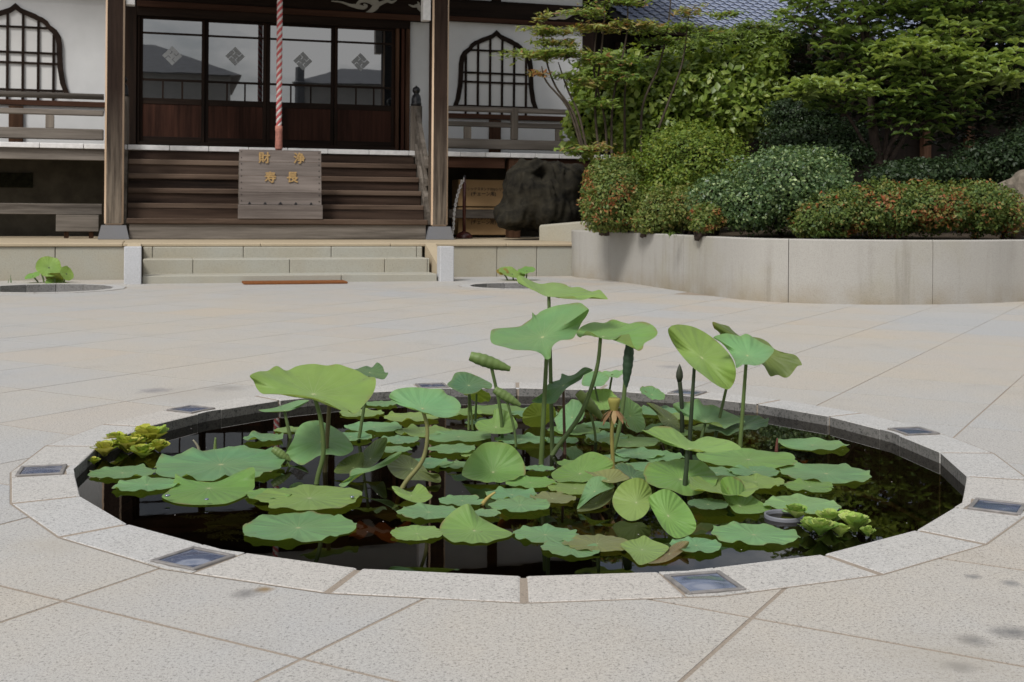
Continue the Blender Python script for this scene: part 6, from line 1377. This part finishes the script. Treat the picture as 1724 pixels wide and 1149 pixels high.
# flat leaves on the water
PADS = [
 ('widest floating leaf at the left, in front of the water lettuce', 372, 787, 108, 'b', dict(tilt=3, tdir=90, wk=9)),
 ('floating leaf nearest the left pond wall, under the water lettuce', 206, 796, 55, 'b', {}),
 ('floating leaf with a yellow rim below the leftmost floating leaf', 247, 816, 55, 'b', {}),
 ('half covered pale leaf between the folded leaf and the big yellowish pad', 455, 832, 42, 'g', {}),
 ('big flat yellow green leaf carrying a water drop at the front left', 521, 838, 88, 'y', dict(wave=.035)),
 ('scalloped bluish leaf lying nearest the left front kerb', 502, 888, 97, 'b', dict(wave=.04, wk=8)),
 ('yellowish flat leaf tucked under the tent shaped leaf', 702, 898, 48, 'y', {}),
 ('bluish flat leaf behind the tent shaped leaf on its left', 722, 862, 54, 'b', {}),
 ('holed bluish leaf between the crumpled leaf and the upright round one', 778, 843, 40, 'b', dict(notch=((1.0, .2, .3),))),
 ('small pale leaf touching the tent shaped leaf behind', 818, 864, 26, 'l', {}),
 ('wide bluish leaf right of the holed one', 876, 850, 54, 'b', {}),
 ('bluish leaf with curled rim below the upright round leaf', 862, 833, 46, 'b', dict(wave=.08)),
 ('yellowish wavy leaf left of the folded bluish leaf', 930, 839, 40, 'p', dict(wave=.09)),
 ('light yellow flat leaf left of the folded leaf', 968, 822, 46, 'y', {}),
 ('flat green leaf touching the upright round leaf on its right', 893, 812, 44, 'g', {}),
 ('small leaf behind the flat green one, beside the central stalks', 908, 789, 26, 'b', {}),
 ('little yellowish leaf between the central stalks and the broad green leaf', 962, 780, 26, 'g', {}),
 ('bluish leaf with a raised left corner at the front, right of the tent leaf', 918, 900, 56, 'b', dict(wave=.07)),
 ('bluish leaf lying under the pinkish yellow one at the front', 962, 923, 54, 'b', {}),
 ('pinkish yellow flat leaf at the middle of the front kerb', 1005, 915, 55, 'p', dict(wave=.06)),
 ('large bluish leaf left of the right water lettuce', 1269, 900, 73, 'b', dict(wk=8)),
 ('small bluish leaf right of the brown tipped yellow leaf', 1172, 918, 47, 'b', {}),
 ('flat leaf with a nibbled end beside the grey pot', 1350, 850, 64, 'l', dict(notch=((.1, .12, .12),))),
 ('flat leaf between the spoon shaped leaf and the open water', 1363, 819, 46, 'g', {}),
 ('long flat leaf reaching furthest out over the dark water at right', 1391, 797, 77, 'l', {}),
 ('largest flat leaf of the right half, below the yellow saddle leaf', 1260, 773, 83, 'g', dict(wave=.05)),
 ('narrow bluish leaf below the largest flat leaf of the right half', 1270, 794, 44, 'b', {}),
 ('yellowish flat leaf behind the spoon shaped one', 1272, 811, 48, 'y', {}),
 ('dark flat leaf below the dark stalk', 1192, 849, 38, 'd', {}),
 ('lone bluish leaf in front of the back right wall', 1368, 749, 60, 'b', dict(wave=.09, wk=3)),
 ('bluish flat leaf below the yellow saddle leaf on its left', 1108, 768, 46, 'b', {}),
 ('wide flat leaf in front of the seed head', 1060, 744, 54, 'g', {}),
 ('flat leaf with a split rim left of the broad flat one', 1092, 786, 40, 'b', {}),
 ('flat bluish leaf right of the seed head stalk', 1075, 764, 44, 'b', {}),
 ('wide bluish floating leaf behind the large yellow green one', 630, 719, 50, 'b', {}),
 ('yellowish floating leaf left of the slanting stalk top', 712, 727, 48, 'y', dict(wave=.08)),
 ('yellow floating leaf by the back wall left of the bluish raised leaf', 608, 696, 38, 'y', {}),
 ('small bluish floating leaf touching the back wall at left', 642, 680, 30, 'b', {}),
 ('yellowish leaf lying under the bluish raised leaf', 692, 703, 46, 'y', dict(wave=.10)),
 ('wide bluish leaf in the middle back beside two thin stalks', 772, 735, 57, 'b', {}),
 ('bluish leaf below the wide middle back one', 762, 756, 40, 'b', {}),
 ('little yellow green leaf left of the upright round leaf', 797, 765, 26, 'y', {}),
 ('flat bluish leaf right of the slanting stalk', 720, 780, 42, 'b', {}),
 ('pale flat leaf left of the upright round leaf', 770, 783, 32, 'l', {}),
 ('bluish leaf behind the olive underside leaf', 672, 741, 36, 'b', {}),
 ('small pale leaf showing behind the narrow folded leaf', 662, 757, 30, 'l', {}),
 ('dark bluish leaf across the foot of the two rolled leaves', 878, 740, 46, 'b', dict(wave=.08)),
 ('wide flat leaf by the back wall behind the rolled leaves', 836, 690, 52, 'g', {}),
 ('flat leaf by the back wall behind the tall hooded leaf stalk', 900, 696, 42, 'b', {}),
 ('flat green leaf behind the central stalks, right side', 968, 724, 46, 'g', {}),
 ('flat leaf by the back wall behind the curled dark leaf', 1112, 692, 46, 'b', {}),
 ('yellow green leaf by the back wall under the pale bluish one', 1150, 702, 34, 'y', {}),
 ('bluish leaf folded in the middle, standing clear by the left back wall', 444, 737, 35, 'b', dict(wave=.16, wk=3)),
 ('yellow leaf under the small bluish raised leaf at left', 490, 724, 28, 'y', {}),
 ('flat bluish leaf behind the foot of the curved stalk', 1022, 736, 42, 'b', {}),
 ('small flat leaf in the gap between the central stalks and the seed head', 944, 742, 30, 'b', {}),
 ('pale leaf behind the level rolled leaf, close to the back wall', 772, 694, 40, 'g', {}),
 ('bluish leaf between the two paired stalks and the yellow one', 590, 735, 40, 'b', {}),
 ('flat yellowish leaf behind the tilted oval leaf stalks', 1200, 722, 40, 'y', {}),
 ('bluish leaf right of the broad flat one around the dark stalk', 1206, 796, 44, 'b', {}),
 ('small bluish leaf in front of the seed head stalk', 1030, 772, 34, 'b', {}),
 ('flat leaf filling the gap behind the pinkish yellow one', 1010, 716, 34, 'b', {}),
 ('narrow flat leaf by the left of the rolled pair, mid pond', 818, 712, 36, 'b', {}),
 ('green leaf in front of the dark leaning leaf at the right back', 1130, 728, 38, 'g', {}),
]
for lab, cx, cy, a, tn, kw in PADS: pad(lab, cx, cy, a, tn, **kw)
# leaves sunk below the surface, with stalks
def sunk(label, cx, cy, a, col, z, seed, asp=.7):
    P = gp(cx, cy, z); R = a * P[1] / F_; V, UV, rg, sg = blade(1.0, seed, wave=.16, wk=3, edge=.06, asp=asp, rings=7, seg=30); rn = random.Random(seed); r0 = rn.uniform(0, 6.28); c, s = math.cos(r0), math.sin(r0); V = V @ np.array([[c, s, 0], [-s, c, 0], [0, 0, 1.0]])
    me = leaf_mesh(V * R, UV, rg, sg, 'sunken_leaf'); me.materials.clear(); me.materials.append(M['sunken']); o = bpy.data.objects.new('sunken_leaf', me); COL.objects.link(o); o.location = Vector([float(x) * S for x in P]); o.color = (*col, 1); tag(o, label, 'dead leaf', 'dead lotus leaves under the water')
for args in [('rust brown dead leaf under water left of the tent shaped leaf', 640, 895, 60, (.30, .11, .04), -.115, 1), ('olive leaf drowned below the crumpled pale leaf', 625, 865, 70, (.12, .12, .035), -.125, 2),
             ('orange brown dead leaf under water behind the front bluish leaf', 880, 880, 62, (.38, .17, .04), -.115, 3), ('olive brown leaf drowned below the folded bluish leaf', 970, 885, 70, (.16, .13, .03), -.13, 4),
             ('rust brown dead leaf under the brown tipped yellow leaf', 1120, 945, 62, (.26, .08, .03), -.12, 5), ('brown dead leaf under water behind the large right bluish leaf', 1175, 880, 50, (.26, .11, .05), -.12, 6),
             ('orange dead leaf between the two flat leaves near the right wall', 1348, 772, 26, (.42, .16, .05), -.096, 7), ('brown dead leaf under water left of the big raised bluish leaf', 450, 762, 36, (.32, .13, .06), -.11, 8),
             ('brown dead leaf under water by the right back leaves', 1270, 738, 36, (.32, .14, .06), -.11, 9), ('dark olive drowned leaf in front of the widest left leaf', 480, 808, 60, (.10, .10, .03), -.115, 10)]: sunk(*args)
# water lettuce
def spoon(L, wd, n=7, lift=.5):
    m = MB()
    for i in range(n + 1):
        f = i / n; w_ = wd * (.28 + .72 * math.sin(pi * min(.5, f * .62)) ** 1.5) * (1 if f < .85 else (1 - ((f - .85) / .17) ** 2) ** .5 if f < 1.0 else .45); x = L * (f - .12 * f * f); z = L * lift * (f - .42 * f * f)
        for k, (yy, zz) in enumerate(((-1, .22), (-.5, .03), (0, 0), (.5, .03), (1, .22))): m.v.append((x, yy * w_, z + zz * w_ * .9))
    m.f = [(i * 5 + j, (i + 1) * 5 + j, (i + 1) * 5 + j + 1, i * 5 + j + 1) for i in range(n) for j in range(4)]; m.m = [0] * len(m.f); return m
lf_ob = None
def lettuce(label, cx, cy, r, cols, seed, nl=24, group='water lettuce floating in the pond'):
    global lf_ob
    rn = random.Random(seed); P = gp(cx, cy, ZW); R = 1.18 * r * P[1] / F_; t = thing('water_lettuce', label, 'water lettuce', (P[0], P[1], ZW), rn.uniform(0, 6), group)
    for k in range(nl):
        if lf_ob is None: lf_ob = spoon(1.0, .36).build('leaf', M['floatleaf'], t, smooth=True); o = lf_ob
        else: o = clone(lf_ob, t)
        f = k / nl; a = k * 2.4; el = rn.uniform(.10, .35) + f * .85; s = R * (1.1 - .45 * f) * rn.uniform(.85, 1.15)
        o.rotation_euler = (rn.uniform(-.2, .2), -el, a); o.scale = (s, s * rn.uniform(.9, 1.2), s); o.location = (0, 0, (.008 + .012 * f) * S)
        c = rn.choice(cols); v = rn.uniform(.8, 1.2); o.color = (c[0] * v, c[1] * v, c[2] * v, 1)
YL = [(.38, .43, .05), (.44, .45, .06), (.26, .36, .05), (.48, .46, .09)]; GR = [(.30, .43, .09), (.37, .48, .11), (.23, .38, .08), (.44, .52, .16)]
for cx, cy, r, lab in ((254, 752, 32, 'yellow water lettuce rosette, the tallest beside the left wall'), (214, 766, 28, 'yellow green water lettuce rosette in the middle of the left clump'), (176, 772, 26, 'water lettuce rosette at the left end of the left clump'), (240, 775, 22, 'low brownish green rosette at the front of the left clump'), (158, 786, 11, 'tiny water lettuce offshoot against the left wall'), (196, 754, 22, 'upright yellow rosette at the back of the left clump'), (232, 758, 24, 'bright yellow rosette in the centre of the left clump'), (268, 764, 20, 'small rosette at the right end of the left clump')):
    lettuce(lab, cx, cy, r, YL, cx)
for cx, cy, r, lab in ((1341, 878, 24, 'water lettuce rosette growing by the grey pot'), (1381, 906, 28, 'water lettuce rosette at the front of the right clump'), (1398, 888, 25, 'water lettuce rosette in the middle of the right clump'), (1440, 900, 29, 'water lettuce rosette with upright leaves touching the front kerb'), (1425, 884, 18, 'small water lettuce rosette at the back of the right clump'), (1362, 898, 20, 'water lettuce rosette between the grey pot and the front of the right clump'), (1415, 908, 20, 'low water lettuce rosette at the front middle of the right clump'), (1462, 908, 15, 'smallest water lettuce rosette at the right end by the kerb')):
    lettuce(lab, cx, cy, r, GR, cx)
# grey pot rim, pond weed, reeds
P = gp(1320, 872, ZW); R = 33 * P[1] / F_; t = thing('plant_pot', 'grey plastic pot rim just above the water by the lettuce', 'pot', (P[0], P[1], ZW))
m = MB(); n = 32
for r_, z in ((R * .93, -.10), (R, .008), (R * .995, .013), (R * .93, .013), (R * .92, .008), (R * .85, -.03)): m.v += [(r_ * math.cos(2 * pi * j / n), r_ * math.sin(2 * pi * j / n), z) for j in range(n)]
m.f = [(i * n + j, i * n + (j + 1) % n, (i + 1) * n + (j + 1) % n, (i + 1) * n + j) for i in range(5) for j in range(n)]; m.m = [0] * len(m.f); m.build('rim', M['pipe'], t, smooth=True)
MB().lathe([(R * .87, -.012), (R * .87, -.008)], (0, 0, 0), 28).build('soil', M['pipe'], t)
rn = random.Random(5); m = MB()
for k in range(70):
    c = gp(390 + rn.gauss(0, 26), 884 + rn.gauss(0, 9), ZW - .006 - rn.random() * .02); a = rn.uniform(0, 6.28); L = rn.uniform(.03, .08)
    for q in range(8):
        f = q / 8; b = c + np.array([math.cos(a), math.sin(a), 0]) * L * f; s = a + (1 if q % 2 else -1) * 1.0; e = b + np.array([math.cos(s), math.sin(s), 0]) * .022; w_ = np.array([-math.sin(s), math.cos(s), 0]) * .003
        m.add([b - w_, e - w_, e + w_, b + w_], [(0, 1, 2, 3)])
o = tag(m.build('pond_weed', M['stalk']), 'feathery green pond weed just under the water', 'pond weed', None, 'stuff'); o.color = (.12, .16, .05, 1)
def sprig(label, pts, r, col, nm='reed_stem'):
    f0 = gp(pts[0][0], pts[0][1], ZW); q = [at(x, y, f0[1]) for x, y in pts]; o = MB().tube(catmull(q, 4), list(np.linspace(r, r * .4, (len(pts) - 1) * 4 + 1)), 5).build(nm, M['stalk'], smooth=True); o.color = (*col, 1); tag(o, label, 'stem', 'stray stems in the pond')
sprig('bent pale reed stem in the open water at the left', [(336, 766), (333, 752), (325, 741)], .008, (.22, .20, .14))
sprig('short green reed blade in the open water at the left', [(362, 764), (362, 750), (363, 737)], .010, (.12, .17, .05))
sprig('reddish brown stump of stalk beside the lone right leaf', [(1307, 762), (1308, 748), (1309, 738)], .009, (.10, .035, .025))
sprig('fallen yellow stalk end lying on the middle front leaves', [(811, 851), (822, 838), (834, 829)], .009, (.34, .27, .08))
# plants in the two small basins
def small_leaf(t, org, cx, cy, a, ratio, phi, Y, tint, foot, sd, under=False):
    P = at(cx, cy, Y); R = a * Y / F_; e1, e3, n = frame(P, ratio, phi, under); V, UV, rg, sg = blade(1.0, sd, wave=.08, wk=3, cup=.08, rings=6, seg=30)
    me = leaf_mesh(P + (V[:, :1] * e1 + V[:, 1:2] * e3 + V[:, 2:3] * n) * R - org, UV, rg, sg); o = bpy.data.objects.new('leaf_blade', me); COL.objects.link(o); o.parent = t; colour(o, tint, sd)
    b = gp(foot[0], foot[1], -.1) - org; A = P - org; so = MB().tube(catmull([b, (A + b) / 2 + RT * .02, A], 4), .011, 5).build('stalk', M['stalk'], t, smooth=True); so.color = (.09, .13, .04, 1)
o_ = gp(85, 489, -.1); t = thing('lotus_plant', 'young lotus plant with round bright leaves in the left basin', 'lotus plant', o_)
for (cx, cy, a, ra, ph_, tn, ft, sd, un) in ((82, 450, 21, .82, 20, 'y', (82, 489), 901, False), (112, 461, 13, .75, 60, 'y', (98, 489), 902, False), (55, 465, 13, .35, -20, 'g', (70, 489), 903, False), (66, 452, 10, .5, 60, 'd', (75, 489), 904, True), (96, 479, 19, .5, 15, 'g', (92, 490), 905, False), (92, 468, 15, .5, 5, 'o', (88, 490), 906, True), (72, 488, 22, .2, 0, 'd', (74, 490), 907, False), (90, 488, 20, .25, 0, 'd', (90, 490), 908, False)):
    small_leaf(t, o_, cx, cy, a, ra, ph_, o_[1] - .1 + .02 * (sd % 5), tn, ft, sd, un)
def tuft(label, pts, seed):
    rn = random.Random(seed); m = MB(); 
    for (x, y0, y1) in pts:
        f0 = gp(x, y0, -.1); a = at(x, y0, f0[1]); b = at(x + rn.uniform(-6, 8), y1, f0[1]); w_ = np.array([.012, 0, 0]); m.add([a - w_, a + w_, (a + b) / 2 + w_ * .8, (a + b) / 2 - w_ * .8, b], [(0, 1, 2, 3), (3, 2, 4)])
    o = m.build('water_grass', M['stalk']); o.color = (.08, .14, .05, 1); tag(o, label, 'grass', None, 'stuff')
tuft('thin grass blades growing at the left end of the left basin', [(20, 489, 462), (24, 489, 474), (8, 490, 478), (28, 489, 480), (12, 489, 470), (140, 487, 483), (34, 490, 484)], 3)
o_ = gp(862, 484, -.1); t = thing('lotus_plant', 'lotus plant with an orange edged leaf in the right basin', 'lotus plant', o_)
for (cx, cy, a, ra, ph_, tn, ft, sd, un) in ((862, 461, 23, .36, 14, 'y', (862, 484), 911, False), (846, 458, 11, .5, 5, (.30, .20, .04), (858, 484), 913, False), (887, 456, 15, .38, -4, 'g', (880, 484), 912, False), (843, 481, 9, .6, -40, 'd', (840, 484), 914, True), (900, 483, 16, .2, 0, 'g', (900, 485), 915, False)):
    small_leaf(t, o_, cx, cy, a, ra, ph_, o_[1], tn, ft, sd, un)
# beads of water resting on leaves
for i, (cx, cy, r, lab) in enumerate(((282, 836, 5, 'clear water drop on the left of the folded front leaf'), (348, 842, 4, 'clear water drop at the front of the folded front leaf'), (593, 838, 4, 'clear water drop on the big flat yellow green leaf'))):
    P = gp(cx, cy, ZW + .02); R = r * P[1] / F_; o = MB().lathe([(R * .6, 0), (R, R * .2), (R * .85, R * .5), (R * .45, R * .68), (R * .05, R * .72)], (0, 0, 0), 12).build('water_drop', M['lens'], smooth=True)
    o.location = Vector([float(P[0]) * S, float(P[1]) * S, float(P[2]) * S]); tag(o, lab, 'water drop')
rn = random.Random(12); m = MB()
for k in range(80):
    a, r = rn.uniform(0, 6.28), RI * math.sqrt(rn.random()) * .97; c = np.array([PC[0] + r * math.cos(a), PC[1] + r * math.sin(a), ZW + .0012]); q = rn.uniform(0, 3.14); L, w_ = rn.uniform(.0018, .0055), rn.uniform(.001, .0022)
    d = np.array([math.cos(q), math.sin(q), 0]); e = np.array([-d[1], d[0], 0]); m.add([c - d * L, c + e * w_, c + d * L, c - e * w_], [(0, 1, 2, 3)])
tag(m.build('floating_debris', M['white_cord']), 'tiny pale specks of petals and dust floating on the water', 'debris', None, 'stuff')
